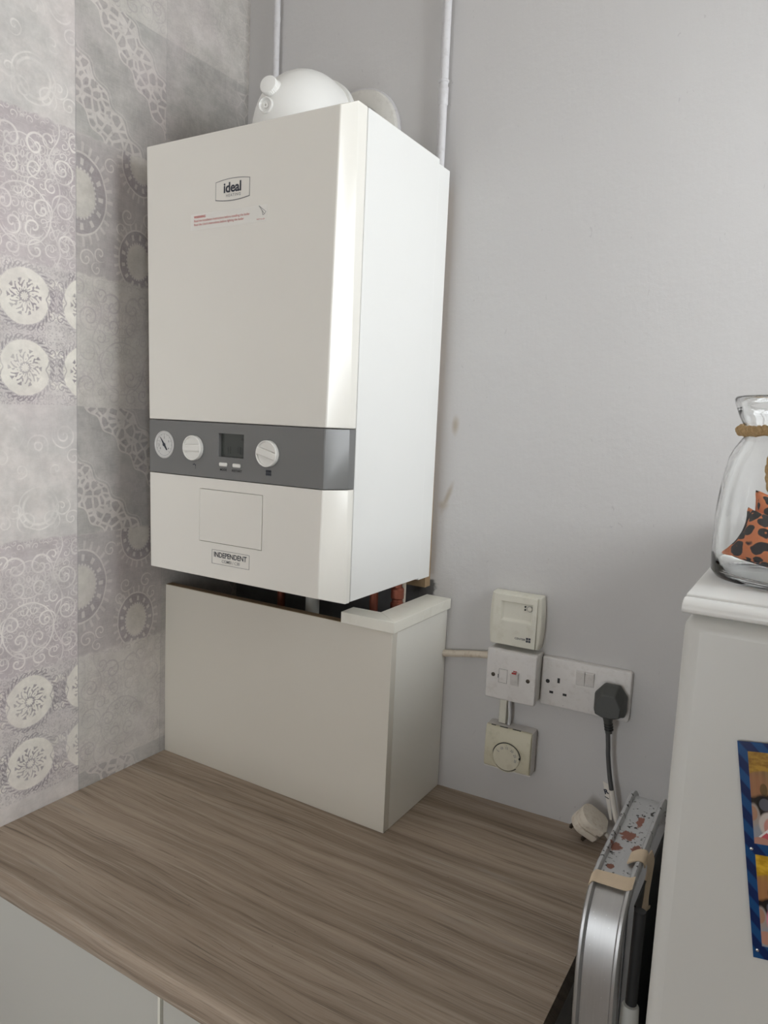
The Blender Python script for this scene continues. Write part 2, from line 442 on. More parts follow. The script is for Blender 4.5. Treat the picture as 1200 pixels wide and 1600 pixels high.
def mat_glass():
    t = NT('clear_glass')
    x, y, z = t.pos()
    t.set(Roughness=.0, IOR=1.46)
    t.b.inputs['Transmission Weight'].default_value = 1.0
    t.col((.992, .998, .994))
    t.bump(t.noise(t.vec(x, y, z), 45, 2), .12, .002)
    return t.m
def mat_pane():
    t = NT('window_glass')
    out = t.n['Material Output']
    tr = t.node('ShaderNodeBsdfTransparent'); gl = t.node('ShaderNodeBsdfGlossy'); fr = t.node('ShaderNodeFresnel'); mx = t.node('ShaderNodeMixShader')
    gl.inputs['Roughness'].default_value = 0.0; fr.inputs['IOR'].default_value = 1.45
    t.l.new(fr.outputs[0], mx.inputs[0]); t.l.new(tr.outputs[0], mx.inputs[1]); t.l.new(gl.outputs[0], mx.inputs[2]); t.l.new(mx.outputs[0], out.inputs['Surface'])
    return t.m
def mat_chipboard():
    t = NT('raw_chipboard')
    x, y, z = t.pos(); v = t.vec(x, y, z)
    t.col(t.mix(t.noise(v, 240, 4, .7), (.13, .085, .045), (.33, .235, .140))); t.set(Roughness=.85)
    t.bump(t.noise(v, 300, 3), .5, .001)
    return t.m
def mat_dirty(name, col, dirt, amt, scale=120):
    t = NT(name)
    x, y, z = t.pos(); v = t.vec(x, y, z)
    f = t.smooth(t.noise(v, scale, 5, .65), .48, .74)
    t.col(t.mix(f * amt, col, dirt)); t.set(Roughness=.45)
    t.bump(t.noise(v, scale * 2, 3), .12, .0005)
    return t.m

M = {}
M['wallpaper'] = mat_wallpaper()
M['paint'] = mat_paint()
M['wood'] = mat_wood()
M['boiler_white'] = simple('white_enamel', (.79, .768, .712), .22, var=.012, scale=6)
M['boiler_side'] = simple('white_powder_coat', (.765, .765, .745), .38, var=.012, scale=6)
M['grey_panel'] = simple('grey_plastic_band', (.175, .175, .172), .32, var=.03, scale=8)
M['knob_white'] = simple('white_knob_plastic', (.80, .79, .75), .32, var=.02)
M['flue_white'] = simple('white_flue_plastic', (.80, .795, .77), .36, var=.02, scale=20)
M['seal'] = mat_dirty('flue_seal_plaster', (.66, .64, .60), (.45, .43, .40), .5, 60)
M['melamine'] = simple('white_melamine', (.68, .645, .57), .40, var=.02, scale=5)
M['melamine_lit_side'] = simple('white_melamine_lit_side', (.85, .835, .775), .38, var=.02, scale=5)  # same melamine, lightened to paint in the light on the side panel
M['trim_white'] = mat_dirty('painted_wood_trim', (.82, .80, .72), (.66, .62, .52), .35, 30)
M['chip'] = mat_chipboard()
M['mdf'] = simple('brown_backing_board', (.30, .205, .115), .8, var=.2, scale=60, bump=.2)
M['ink'] = simple('dark_print', (.035, .04, .055), .6, var=.05)
M['ink_grey'] = simple('grey_print', (.20, .20, .205), .6, var=.05)
M['ink_red'] = simple('red_print', (.52, .075, .07), .6, var=.05)
M['label'] = simple('label_film', (.78, .765, .72), .30, var=.01)
M['gap'] = simple('dark_joint', (.03, .03, .03), .8, var=.1)
M['screen'] = simple('lcd_glass', (.058, .064, .058), .12, var=.05, scale=40)
M['seg'] = simple('lcd_segments', (.026, .029, .027), .3)
M['gauge_face'] = simple('gauge_face', (.66, .655, .64), .35, var=.02)
M['gauge_rim'] = simple('pale_grey_bezel', (.58, .57, .56), .30, var=.02)
M['chrome'] = simple('satin_chrome', (.62, .62, .62), .28, 1.0, var=.03)
M['black'] = simple('black_plastic', (.016, .016, .017), .45, var=.1)
M['socket_white'] = mat_dirty('aged_white_plastic', (.66, .635, .615), (.44, .40, .36), .32, 90)
M['socket_edge'] = simple('white_plastic', (.74, .725, .70), .35, var=.02)
M['cream'] = mat_dirty('cream_plastic', (.66, .64, .555), (.50, .46, .36), .35, 60)
M['cream_old'] = mat_dirty('yellowed_cream_plastic', (.56, .525, .40), (.38, .34, .22), .45, 60)
M['dial_cream'] = mat_dirty('yellowed_dial_plastic', (.58, .545, .43), (.42, .37, .26), .4, 80)
M['plug_grey'] = simple('grey_moulded_plug', (.062, .064, .060), .5, var=.08, scale=60)
M['cord_grey'] = simple('grey_cord_sheath', (.075, .075, .075), .5, var=.06)
M['charcoal'] = mat_dirty('gap_darkening_charcoal', (.022, .023, .023), (.055, .055, .052), .5, 50)  # colour of the added sheet that darkens the ladder gap
M['screw'] = simple('brown_screw_head', (.075, .058, .042), .45, .7, var=.2, scale=200)
M['red'] = simple('red_neon_lens', (.42, .045, .045), .25, var=.05)
M['conduit'] = mat_dirty('stained_cream_tube', (.60, .53, .44), (.34, .25, .17), .6, 110)
M['pipe_paint'] = mat_dirty('painted_steel_pipe', (.60, .59, .60), (.38, .36, .36), .35, 130)
M['copper'] = simple('tarnished_shaded_copper', (.26, .085, .055), .45, .75, var=.15, scale=40)  # tarnished copper, darkened further for the shade under the boiler
M['brass'] = simple('dull_brass', (.36, .25, .12), .45, .9, var=.1)
M['plug_white'] = mat_dirty('grubby_white_plug', (.72, .655, .56), (.42, .31, .21), .6, 110)
M['cord_white'] = simple('white_cord_sheath', (.70, .66, .60), .45, var=.05)
M['alu'] = mat_aluminium()
M['tape'] = simple('masking_tape', (.62, .50, .36), .75, var=.12, scale=70)
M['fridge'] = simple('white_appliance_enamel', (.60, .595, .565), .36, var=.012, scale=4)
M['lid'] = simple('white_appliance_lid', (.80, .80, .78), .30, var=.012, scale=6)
M['glass'] = mat_glass()
M['pane'] = mat_pane()
M['leopard'] = mat_leopard()
M['rope'] = mat_rope()
M['photo'] = mat_photo()
M['cupboard'] = simple('stone_grey_door', (.52, .515, .475), .35, var=.012, scale=4)
M['door_edge'] = simple('cream_door_edge', (.78, .77, .68), .4, var=.02)
M['carcass'] = simple('carcass_board', (.60, .58, .54), .5, var=.03)
M['mop_grey'] = simple('pale_grey_plastic', (.50, .50, .47), .5, var=.05)
M['plain_wall'] = simple('matt_warm_white_wall', (.66, .59, .49), .8, var=.03, scale=4, bump=.1)
M['ceiling'] = simple('matt_white_ceiling', (.84, .82, .78), .85, var=.02, scale=4, bump=.1)
M['floor'] = simple('brown_vinyl_floor', (.30, .225, .155), .5, var=.15, scale=6)
M['frame'] = simple('white_window_frame', (.80, .80, .79), .35, var=.02)

# ------------------------------------------------------------------ mesh helpers
class B:
    def __init__(s): s.v = []; s.f = []
    def add(s, vs, fs, mtx=None):
        n = len(s.v)
        s.v += [tuple(mtx @ Vector(p)) if mtx else tuple(p) for p in vs]
        s.f += [tuple(n + i for i in f) for f in fs]; return s
    def box(s, x0, x1, y0, y1, z0, z1, mtx=None):
        vs = [(x, y, z) for z in (z0, z1) for y in (y0, y1) for x in (x0, x1)]
        return s.add(vs, [(0, 2, 3, 1), (4, 5, 7, 6), (0, 1, 5, 4), (2, 6, 7, 3), (0, 4, 6, 2), (1, 3, 7, 5)], mtx)
    def loft(s, rings, cap=True, close=True, mtx=None):
        n = len(rings[0]); vs = [p for r in rings for p in r]; fs = []
        for i in range(len(rings) - 1):
            for j in range(n if close else n - 1):
                k = (j + 1) % n
                fs.append((i * n + j, i * n + k, (i + 1) * n + k, (i + 1) * n + j))
        if cap:
            fs.append(tuple(range(n - 1, -1, -1))); fs.append(tuple((len(rings) - 1) * n + j for j in range(n)))
        return s.add(vs, fs, mtx)
    def lathe(s, prof, n=48, mtx=None, cap=True):
        rings = [[(r * cos(2 * pi * j / n), r * sin(2 * pi * j / n), z) for j in range(n)] for r, z in prof]
        return s.loft(rings, cap, True, mtx)
    def tube(s, path, r, n=12, mtx=None, cap=True):
        P = [Vector(p) for p in path]; rings = []
        T = [(P[min(i + 1, len(P) - 1)] - P[max(i - 1, 0)]).normalized() for i in range(len(P))]
        u = T[0].orthogonal().normalized()
        for i, p in enumerate(P):
            u = (u - T[i] * u.dot(T[i])).normalized(); w = T[i].cross(u)
            rr = r[i] if isinstance(r, (list, tuple)) else r
            rings.append([tuple(p + (u * cos(2 * pi * j / n) + w * sin(2 * pi * j / n)) * rr) for j in range(n)])
        return s.loft(rings, cap, True, mtx)
def smooth_path(pts, k=6):
    P = [Vector(p) for p in pts]; out = []
    for i in range(len(P) - 1):
        a, b, c, d = P[max(i - 1, 0)], P[i], P[i + 1], P[min(i + 2, len(P) - 1)]
        for j in range(k):
            t = j / k
            out.append(.5 * ((2 * b) + (c - a) * t + (2 * a - 5 * b + 4 * c - d) * t * t + (3 * b - a - 3 * c + d) * t ** 3))
    out.append(P[-1]); return [tuple(p) for p in out]

def obj(name, b, mat, parent=None, bevel=0.0, seg=2, sharp=35, origin=None):
    """link one mesh object; vertices come in world space unless the parent is turned (then local)"""
    o3 = Vector((0, 0, 0))
    root = parent
    while root is not None and root.parent is not None: root = root.parent
    if origin is not None: o3 = Vector(origin)
    elif root is not None and not root.get('_local'): o3 = Vector(root.location)
    me = bpy.data.meshes.new(name)
    me.from_pydata([tuple(Vector(p) - o3) for p in b.v], [], b.f)
    bm = bmesh.new(); bm.from_mesh(me); bmesh.ops.recalc_face_normals(bm, faces=bm.faces); bm.to_mesh(me); bm.free()
    for p in me.polygons: p.use_smooth = True
    me.set_sharp_from_angle(angle=radians(sharp))
    me.materials.append(mat)
    o = bpy.data.objects.new(name, me); COL.objects.link(o)
    if parent is not None: o.parent = parent
    elif origin is not None: o.location = o3
    if bevel:
        md = o.modifiers.new('bevel', 'BEVEL'); md.width = bevel; md.segments = seg; md.limit_method = 'ANGLE'; md.angle_limit = radians(30)
    return o
def tag(o, label=None, cat=None, group=None, kind=None):
    if label: o['label'] = label
    if cat: o['category'] = cat
    if group: o['group'] = group
    if kind: o['kind'] = kind
    return o
def thing(name, label, cat, loc=(0, 0, 0), rotz=0.0, group=None, rot=None):
    o = bpy.data.objects.new(name, None); COL.objects.link(o)
    o.empty_display_size = .02; o.location = loc
    o.rotation_euler = rot if rot else (0, 0, rotz)
    if rotz or rot: o['_local'] = 1
    return tag(o, label, cat, group)
def struct(name, b, mat, parent=None, bevel=0.0):
    o = obj(name, b, mat, parent, bevel)
    if parent is None: o['kind'] = 'structure'
    return o
def text(body, size, mtx, align='CENTER', bold=0.0, space=1.0, xs=1.0):
    cu = bpy.data.curves.new('lettering', 'FONT'); cu.body = body; cu.size = size
    cu.align_x = align; cu.align_y = 'CENTER'; cu.offset = bold; cu.space_character = space; cu.resolution_u = 3
    o = bpy.data.objects.new('lettering', cu); COL.objects.link(o)
    dg = bpy.context.evaluated_depsgraph_get()
    me = bpy.data.meshes.new_from_object(o.evaluated_get(dg))
    vs = [(v.co.x * xs, v.co.y, v.co.z) for v in me.vertices]; fs = [tuple(p.vertices) for p in me.polygons]
    bpy.data.objects.remove(o); bpy.data.curves.remove(cu); bpy.data.meshes.remove(me)
    b = B(); b.add(vs, fs, mtx); return b
def facing(x, y, z):      # text plane -> upright plane that looks toward -y
    return Matrix.Translation((x, y, z)) @ Matrix.Rotation(radians(90), 4, 'X')

K = .045                              # the right half of the back wall runs out of square by this slope
TH = atan(K)
def wall_y(x): return max(0.0, K * (x - .5))

# ------------------------------------------------------------------ room shell
FZ, CZ, XR = -.90, 1.68, WIN_X
b = B(); lx = lambda z: .0095 * max(z, 0)
b.loft([[(-.12, y, FZ), (lx(FZ), y, FZ), (lx(0), y, 0), (lx(CZ), y, CZ), (-.12, y, CZ)] for y in (YF - .1, .0)])
struct('wall_left', b, M['wallpaper'])
b = B()
b.loft([[(-.12, .14, z), (-.12, 0, z), (.5, 0, z), (XR + .12, wall_y(XR + .12), z), (XR + .12, .24, z)] for z in (FZ, CZ)])
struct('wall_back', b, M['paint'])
b = B()
yb = wall_y(XR)
b.box(XR, XR + .12, YF, GD_Y0, FZ, CZ).box(XR, XR + .12, GD_Y1, WIN_Y0, FZ, CZ).box(XR, XR + .12, WIN_Y1, yb, FZ, CZ).box(XR, XR + .12, WIN_Y0, WIN_Y1, FZ, WIN_Z0).box(XR, XR + .12, WIN_Y0, WIN_Y1, WIN_Z1, CZ)
b.box(XR, XR + .12, GD_Y0, GD_Y1, FZ, GD_Z0).box(XR, XR + .12, GD_Y0, GD_Y1, GD_Z1, CZ)
struct('wall_right', b, M['plain_wall'])
b = B().box(-.12, FW_X0, YF - .12, YF, FZ, CZ).box(FW_X1, XR + .12, YF - .12, YF, FZ, CZ).box(FW_X0, FW_X1, YF - .12, YF, FZ, FW_Z0).box(FW_X0, FW_X1, YF - .12, YF, FW_Z1, CZ)
struct('wall_front', b, M['plain_wall'])
w2 = bpy.data.objects.new('rear_fill_opening', None); COL.objects.link(w2); w2.location = ((FW_X0 + FW_X1) / 2, YF, FW_Z0); w2['kind'] = 'structure'  # out-of-view opening put in to brighten the front faces
b = B().box(FW_X0, FW_X0 + .035, YF - .09, YF - .03, FW_Z0, FW_Z1).box(FW_X1 - .035, FW_X1, YF - .09, YF - .03, FW_Z0, FW_Z1).box(FW_X0 + .035, FW_X1 - .035, YF - .09, YF - .03, FW_Z0, FW_Z0 + .04).box(FW_X0 + .035, FW_X1 - .035, YF - .09, YF - .03, FW_Z1 - .04, FW_Z1)
obj('window_frame', b, M['frame'], w2, .004)
obj('pane', B().box(FW_X0 + .035, FW_X1 - .035, YF - .062, YF - .058, FW_Z0 + .04, FW_Z1 - .04), M['pane'], w2)
gd = bpy.data.objects.new('side_fill_opening', None); COL.objects.link(gd); gd.location = (XR, (GD_Y0 + GD_Y1) / 2, GD_Z0); gd['kind'] = 'structure'  # out-of-view opening put in as side fill
b = B().box(XR + .03, XR + .09, GD_Y0, GD_Y0 + .05, GD_Z0, GD_Z1).box(XR + .03, XR + .09, GD_Y1 - .05, GD_Y1, GD_Z0, GD_Z1).box(XR + .03, XR + .09, GD_Y0 + .05, GD_Y1 - .05, GD_Z0, GD_Z0 + .06).box(XR + .03, XR + .09, GD_Y0 + .05, GD_Y1 - .05, GD_Z1 - .05, GD_Z1)
obj('fill_opening_frame', b, M['frame'], gd, .004)
obj('pane', B().box(XR + .058, XR + .062, GD_Y0 + .05, GD_Y1 - .05, GD_Z0 + .06, GD_Z1 - .05), M['pane'], gd)
struct('floor', B().box(-.12, XR + .12, YF - .12, .24, FZ - .1, FZ), M['floor'])
struct('ceiling', B().box(-.12, XR + .12, YF - .12, .24, CZ, CZ + .1), M['ceiling'])
win = bpy.data.objects.new('window_1', None); COL.objects.link(win); win.location = (XR, (WIN_Y0 + WIN_Y1) / 2, WIN_Z0); win['kind'] = 'structure'
b = B(); fw = .05; ym = (WIN_Y0 + WIN_Y1) / 2
b.box(XR + .03, XR + .09, WIN_Y0, WIN_Y1, WIN_Z0, WIN_Z0 + fw).box(XR + .03, XR + .09, WIN_Y0, WIN_Y1, WIN_Z1 - fw, WIN_Z1)
for a_, c_ in ((WIN_Y0, WIN_Y0 + fw), (ym - fw / 2, ym + fw / 2), (WIN_Y1 - fw, WIN_Y1)): b.box(XR + .03, XR + .09, a_, c_, WIN_Z0 + fw, WIN_Z1 - fw)
obj('window_frame', b, M['frame'], win, .004)
for a_, c_ in ((WIN_Y0 + fw, ym - fw / 2), (ym + fw / 2, WIN_Y1 - fw)):
    obj('pane', B().box(XR + .058, XR + .062, a_, c_, WIN_Z0 + fw, WIN_Z1 - fw), M['pane'], win)
obj('window_sill', B().box(XR - .04, XR + .03, WIN_Y0 - .04, WIN_Y1 + .04, WIN_Z0 - .03, WIN_Z0), M['frame'], win, .004)

# ------------------------------------------------------------------ worktop and base cabinets
YW, XW = -.600, .851
def wt_ring(x):
    yb_ = wall_y(x) - .0005; r = .009; pts = [(yb_, -.038), (yb_, 0.0)]
    for i in range(7):
        a_ = radians(90 + 15 * i); pts.append((YW + r + r * cos(a_), -r + r * sin(a_)))
    for i in range(4):
        a_ = radians(180 + 30 * i); pts.append((YW + .004 + .004 * cos(a_), -.034 + .004 * sin(a_)))
    return [(x, p, q) for p, q in pts]
wt = thing('worktop', 'brown oak-grain laminate worktop with rounded front edge along the corner', 'worktop', (.42, -.30, -.038))
b = B().loft([wt_ring(x) for x in (.0005, .5, XW - .0012)])
obj('slab', b, M['wood'], wt)
obj('end_strip', B().loft([wt_ring(x) for x in (XW - .0012, XW)]), M['wood'], wt)
def cabinet(x0, x1, label, ylo):
    t = thing('base_cabinet', label, 'cabinet', ((x0 + x1) / 2, -.28, FZ))
    obj('carcass', B().box(x0 + .002, x1 - .002, -.555, -.004, FZ + .12, -.0385), M['carcass'], t)
    obj('plinth', B().box(x0 + .002, x1 - .002, -.50, -.485, FZ, FZ + .12), M['carcass'], t)
    d = obj('door', B().box(x0 + .002, x1 - .0064, ylo, -.556, FZ + .125, -.044), M['cupboard'], t, .0012)
    obj('door_edging', B().box(x1 - .0062, x1 - .0022, ylo - .0009, ylo + .010, FZ + .126, -.045), M['door_edge'], d)
    return t
cabinet(.001, .4155, 'stone-grey flat-fronted base cabinet under the worktop, against the patterned wall', -.576)
cabinet(.4155, .846, 'stone-grey flat-fronted base cabinet under the worktop, nearer the step ladder', -.576)

# ------------------------------------------------------------------ boiler
XL, XS, ZB, HB = .0841, .4791, .3955, .6913
ZT = ZB + HB
YFR, YSM, YRR, YBK = -.3258, -.2788, -.0624, -.0205
Z1, Z2 = ZB + .2555, ZB + .1691
ZIT, ZIB = .0115, .0109
CB, CT, DB, DT = .0240, .0124, .0355, .0232
def bring(z, zin=None, front=YFR):
    u = (z - ZB) / HB; c = CB + (CT - CB) * u; d = DB + (DT - DB) * u; zi = z if zin is None else zin
    return [(XL, YSM, z), (XL, front + d, z), (XL + c, front, zi), (XS - c, front, zi), (XS, front + d, z), (XS, YSM, z)]
boiler = thing('boiler', 'white wall-hung gas boiler with grey control band above the pipe boxing', 'boiler', (.2816, -.17, ZB))
obj('casing', B().box(XL, XS, YSM + .0012, YRR, ZB + .001, ZT), M['boiler_side'], boiler, .0012)
obj('rear_frame', B().box(XL + .0022, XS - .0022, YRR + .0018, YBK, ZB - .003, ZT - .006), M['boiler_side'], boiler, .001)
obj('seam_shade_strip', B().box(XL + .0018, XS - .0017, YRR + .0001, YRR + .0017, ZB + .003, ZT - .004), M['ink_grey'], boiler)  # dark strip standing in for shade inside the open seam
obj('upper_cover', B().loft([bring(Z1 + .0006), bring(ZT, ZT - ZIT)]), M['boiler_white'], boiler, .0016, 3)
# control band with a recessed display
BX = .2816
def holed(z0, z1, zi0, zi1, hx0, hx1, hz0, hz1, depth):
    r0, r1 = bring(z0, zi0), bring(z1, zi1)
    vs = r0 + r1; fs = [(0, 1, 7, 6), (1, 2, 8, 7), (3, 4, 10, 9), (4, 5, 11, 10), (5, 0, 6, 11), (5, 4, 3, 2, 1, 0), (6, 7, 8, 9, 10, 11)]
    vs += [(hx0, YFR, hz0), (hx1, YFR, hz0), (hx1, YFR, hz1), (hx0, YFR, hz1)]
    vs += [(hx0, YFR + depth, hz0), (hx1, YFR + depth, hz0), (hx1, YFR + depth, hz1), (hx0, YFR + depth, hz1)]
    fs += [(2, 3, 13, 12), (3, 9, 14, 13), (9, 8, 15, 14), (8, 2, 12, 15), (12, 13, 17, 16), (13, 14, 18, 17), (14, 15, 19, 18), (15, 12, 16, 19), (16, 17, 18, 19)]
    return B().add(vs, fs)
DX0, DX1, DZ0, DZ1 = BX - .0235, BX + .0275, ZB + .2035, ZB + .2395
band = obj('control_panel', holed(Z2 + .0006, Z1 - .0006, None, None, DX0, DX1, DZ0, DZ1, .009), M['grey_panel'], boiler, .0006)
tag(band, 'grey control band across the boiler')
HX0, HX1, HZ0, HZ1 = BX - .0625, BX + .0665, ZB + .0675, ZB + .1515
lower = obj('lower_cover', holed(ZB, Z2 - .0006, ZB + ZIB, None, HX0, HX1, HZ0, HZ1, .006), M['boiler_white'], boiler, .0012, 3)
obj('hatch', B().box(HX0 + .0007, HX1 - .0007, YFR - .0003, YFR + .0058, HZ0 + .0007, HZ1 - .0007), M['boiler_white'], boiler, .0008)
obj('display_screen', B().box(DX0 + .0002, DX1 - .0002, YFR + .0065, YFR + .0089, DZ0 + .0002, DZ1 - .0002), M['screen'], band)
b = B()
def seg7(ch, x, z, w, h, y):
    on = {'0': 'abcdef', '6': 'acdefg', '-': 'g', 'o': 'cdeg'}[ch]; s_ = .0011
    R_ = dict(a=(x, x + w, z + h - s_, z + h), d=(x, x + w, z, z + s_), g=(x, x + w, z + h / 2 - s_ / 2, z + h / 2 + s_ / 2), f=(x, x + s_, z + h / 2, z + h), e=(x, x + s_, z, z + h / 2), b=(x + w - s_, x + w, z + h / 2, z + h), c=(x + w - s_, x + w, z, z + h / 2))
    for k_ in on: a0, a1, c0, c1 = R_[k_]; b.box(a0, a1, y - .0002, y, c0, c1)
yv = YFR + .0065
seg7('0', DX0 + .013, DZ0 + .006, .006, .010, yv); seg7('0', DX0 + .033, DZ0 + .006, .006, .010, yv); seg7('0', DX0 + .041, DZ0 + .006, .006, .010, yv)
b.box(DX0 + .040, DX0 + .046, yv - .0002, yv, DZ0 + .025, DZ0 + .030)
o = obj('display_segments', b, M['seg'], band); o['kind'] = 'stuff'
for bx0 in (BX - .0205, BX + .0070):
    obj('push_button', B().box(bx0, bx0 + .0160, YFR - .0025, YFR + .0010, ZB + .1890, ZB + .1950), M['knob_white'], band, .0018, 3)
obj('button_lettering', text('MODE', .0050, facing(BX - .0125, YFR - .0003, ZB + .1838), bold=.0001), M['black'], band)
obj('button_lettering', text('RESTART', .0050, facing(BX + .0150, YFR - .0003, ZB + .1838), bold=.0001), M['black'], band)
# pressure gauge
GX, GZ = BX - .142, ZB + .2155
ax = lambda x, z, y=YFR: Matrix.Translation((x, y, z)) @ Matrix.Rotation(radians(90), 4, 'X')   # local +z -> -y
obj('gauge_bezel', B().lathe([(.0222, 0.0), (.0222, .0012), (.0210, .0018), (.0200, .0012), (.0200, 0.0)], 48, ax(GX, GZ), cap=False), M['gauge_rim'], band)
obj('gauge_face', B().lathe([(.0204, 0.0), (.0204, .0004)], 48, ax(GX, GZ)), M['gauge_face'], band)
b = B()
for i in range(13):
    a_ = radians(225 - 270 * i / 12); r0 = .0150 if i % 3 else .0138; mt = ax(GX, GZ, YFR - .0005) @ Matrix.Rotation(a_, 4, 'Z')
    b.box(r0, .0170, -.00018, .00018, 0, .0002, mt)
ring_ = [(.0174, 0), (.0174, .0002), (.0177, .0002), (.0177, 0)]
b.lathe(ring_, 40, ax(GX, GZ, YFR - .0005), cap=False)
o = obj('gauge_scale', b, M['ink_grey'], band); o['kind'] = 'stuff'
b = B()
for i, s_ in enumerate('01234'):
    a_ = radians(215 - 62 * i); tb = text(s_, .0046, ax(GX, GZ, YFR - .0005) @ Matrix.Translation((.0112 * cos(a_), .0112 * sin(a_), 0)), bold=.00006); b.add(tb.v, tb.f)
tb = text('bar', .0042, ax(GX, GZ, YFR - .0005) @ Matrix.Translation((-.0125, -.001, 0)) @ Matrix.Rotation(radians(90), 4, 'Z')); b.add(tb.v, tb.f)
o = obj('gauge_lettering', b, M['ink'], band); o['kind'] = 'stuff'
na = radians(127)
b = B(); mt = ax(GX, GZ, YFR - .0008) @ Matrix.Rotation(na, 4, 'Z')
b.loft([[(-.0105, -.0011, z), (-.0105, .0011, z), (-.004, .0016, z), (.0, .0018, z), (.0145, .0003, z), (.0145, -.0003, z), (.0, -.0018, z), (-.004, -.0016, z)] for z in (0, .0005)], mtx=mt)
b.lathe([(.0026, 0), (.0026, .0011), (.0015, .0014)], 20, ax(GX, GZ, YFR - .0008))
obj('gauge_needle', b, M['ink'], band)
def knob(x, z, ang):
    mt = ax(x, z)
    kb = obj('control_knob', B().lathe([(.0196, -.0005), (.0196, .0040), (.0188, .0050), (.0120, .0040)], 48, mt), M['knob_white'], band)
    mr = mt @ Matrix.Rotation(radians(ang), 4, 'Z')
    obj('knob_rim', B().lathe([(.0196, .0036), (.0196, .0066), (.0188, .0076), (.0176, .0072), (.0172, .0050)], 48, mt, cap=False), M['knob_white'], band)
    obj('knob_grip', B().loft([[(-.0178, -.0062, .0052), (.0178, -.0062, .0052), (.0178, .0056, .0052), (-.0178, .0056, .0052)], [(-.0176, -.0040, .0078), (.0176, -.0040, .0078), (.0176, .0052, .0078), (-.0176, .0052, .0078)]], mtx=mr), M['knob_white'], band, .0006)
    obj('knob_collar', B().lathe([(.0208, -.0002), (.0208, .0006), (.0199, .0009), (.0197, 0.0)], 40, mt, cap=False), M['grey_panel'], band)
knob(BX - .0745, ZB + .2140, 2); knob(BX + .0765, ZB + .2140, -14)
# tap and radiator pictograms under the knobs
b = B(); tx, tz = BX - .0735, ZB + .1860; y_ = YFR - .0002
b.box(tx - .0045, tx + .002, y_, YFR + .0001, tz + .0012, tz + .0024).box(tx - .0022, tx - .0010, y_, YFR + .0001, tz + .0024, tz + .0040).box(tx + .001, tx + .0022, y_, YFR + .0001, tz - .0014, tz + .0024).box(tx + .0011, tx + .0021, y_, YFR + .0001, tz - .0042, tz - .0026)
o = obj('tap_symbol', b, M['ink'], band); o['kind'] = 'stuff'
b = B(); tx = BX + .0770
for i in range(4): b.box(tx - .0048 + i * .0026, tx - .0030 + i * .0026, y_, YFR + .0001, tz - .0045, tz + .0040)
b.box(tx - .0056, tx + .0056, y_, YFR + .0001, tz + .0015, tz + .0025).box(tx - .0056, tx + .0056, y_, YFR + .0001, tz - .0030, tz - .0020)
o = obj('radiator_symbol', b, M['ink'], band); o['kind'] = 'stuff'
# maker's badge on the upper cover
yt = YFR - .0003
LX, LZ = BX - .003, ZB + .5950
obj('badge_lettering', text('ideal', .0195, facing(LX, yt, LZ + .0025), bold=.00055, space=.98), M['ink'], boiler)
obj('badge_subtitle', text('HEATING', .0058, facing(LX + .002, yt, LZ - .0082), bold=.00003, space=1.25), M['ink_grey'], boiler)
def stroke(pts, w, y, closed=False):
    b_ = B(); n_ = len(pts)
    for i in range(n_ if closed else n_ - 1):
        p, q = Vector(pts[i]), Vector(pts[(i + 1) % n_]); d_ = (q - p); L_ = d_.length; d_ /= L_; nn = Vector((-d_.y, d_.x)) * (w / 2); p = p - d_ * w * .3; q = q + d_ * w * .3
        b_.loft([[(p.x + nn.x, yy, p.y + nn.y), (q.x + nn.x, yy, q.y + nn.y), (q.x - nn.x, yy, q.y - nn.y), (p.x - nn.x, yy, p.y - nn.y)] for yy in (y, y + .0003)])
    return b_
arc_t = [(LX - .033 + .066 * i / 14, LZ + .0125 + .0030 * (1 - ((i - 7) / 7) ** 2)) for i in range(15)]
arc_b = [(LX + .033 - .066 * i / 14, LZ - .0125 - .0030 * (1 - ((i - 7) / 7) ** 2)) for i in range(15)]
b = stroke(arc_t, .0008, yt); b2 = stroke(arc_b, .0012, yt); b.add(b2.v, b2.f)
b2 = stroke([(LX + .033, LZ + .0125), (LX + .033, LZ - .0125)], .0008, yt); b.add(b2.v, b2.f)
b2 = stroke([(LX - .033, LZ + .0125), (LX - .033, LZ - .0125)], .0004, yt); b.add(b2.v, b2.f)
o = obj('badge_outline', b, M['ink_grey'], boiler); o['kind'] = 'stuff'
# warning label, slightly peeled corner drawn on it
wl = obj('warning_label', B().box(BX - .087, BX + .0645, YFR - .0002, YFR + .0002, ZB + .5440, ZB + .5670), M['label'], boiler)
def txt(par, s_, size, x, z, m_, al='LEFT', bold=0.0, sp=1.0, nm='label_lettering', xs=1.0): return obj(nm, text(s_, size, facing(x, YFR - .0004, z), al, bold, sp, xs), m_, par)
txt(wl, 'WARNING', .0050, BX - .0800, ZB + .5625, M['ink_red'], bold=.00012)
txt(wl, 'Read the Installation Instructions before installing the boiler', .0050, BX - .0800, ZB + .5570, M['ink_red'], xs=.92)
txt(wl, "Read the User's Instructions before lighting the boiler", .0050, BX - .0800, ZB + .5515, M['ink_red'], xs=.92)
txt(wl, 'PART No 206', .0026, BX + .0520, ZB + .5475, M['ink_red'], 'CENTER')
b = stroke([(BX + .0485, ZB + .5660), (BX + .0590, ZB + .5540), (BX + .0615, ZB + .5570), (BX + .0485, ZB + .5660)], .0005, YFR - .0004)
b2 = stroke([(BX + .0545, ZB + .5590), (BX + .0560, ZB + .5528), (BX + .0590, ZB + .5540)], .0005, YFR - .0004); b.add(b2.v, b2.f)
o = obj('label_corner_mark', b, M['ink_grey'], wl); o['kind'] = 'stuff'
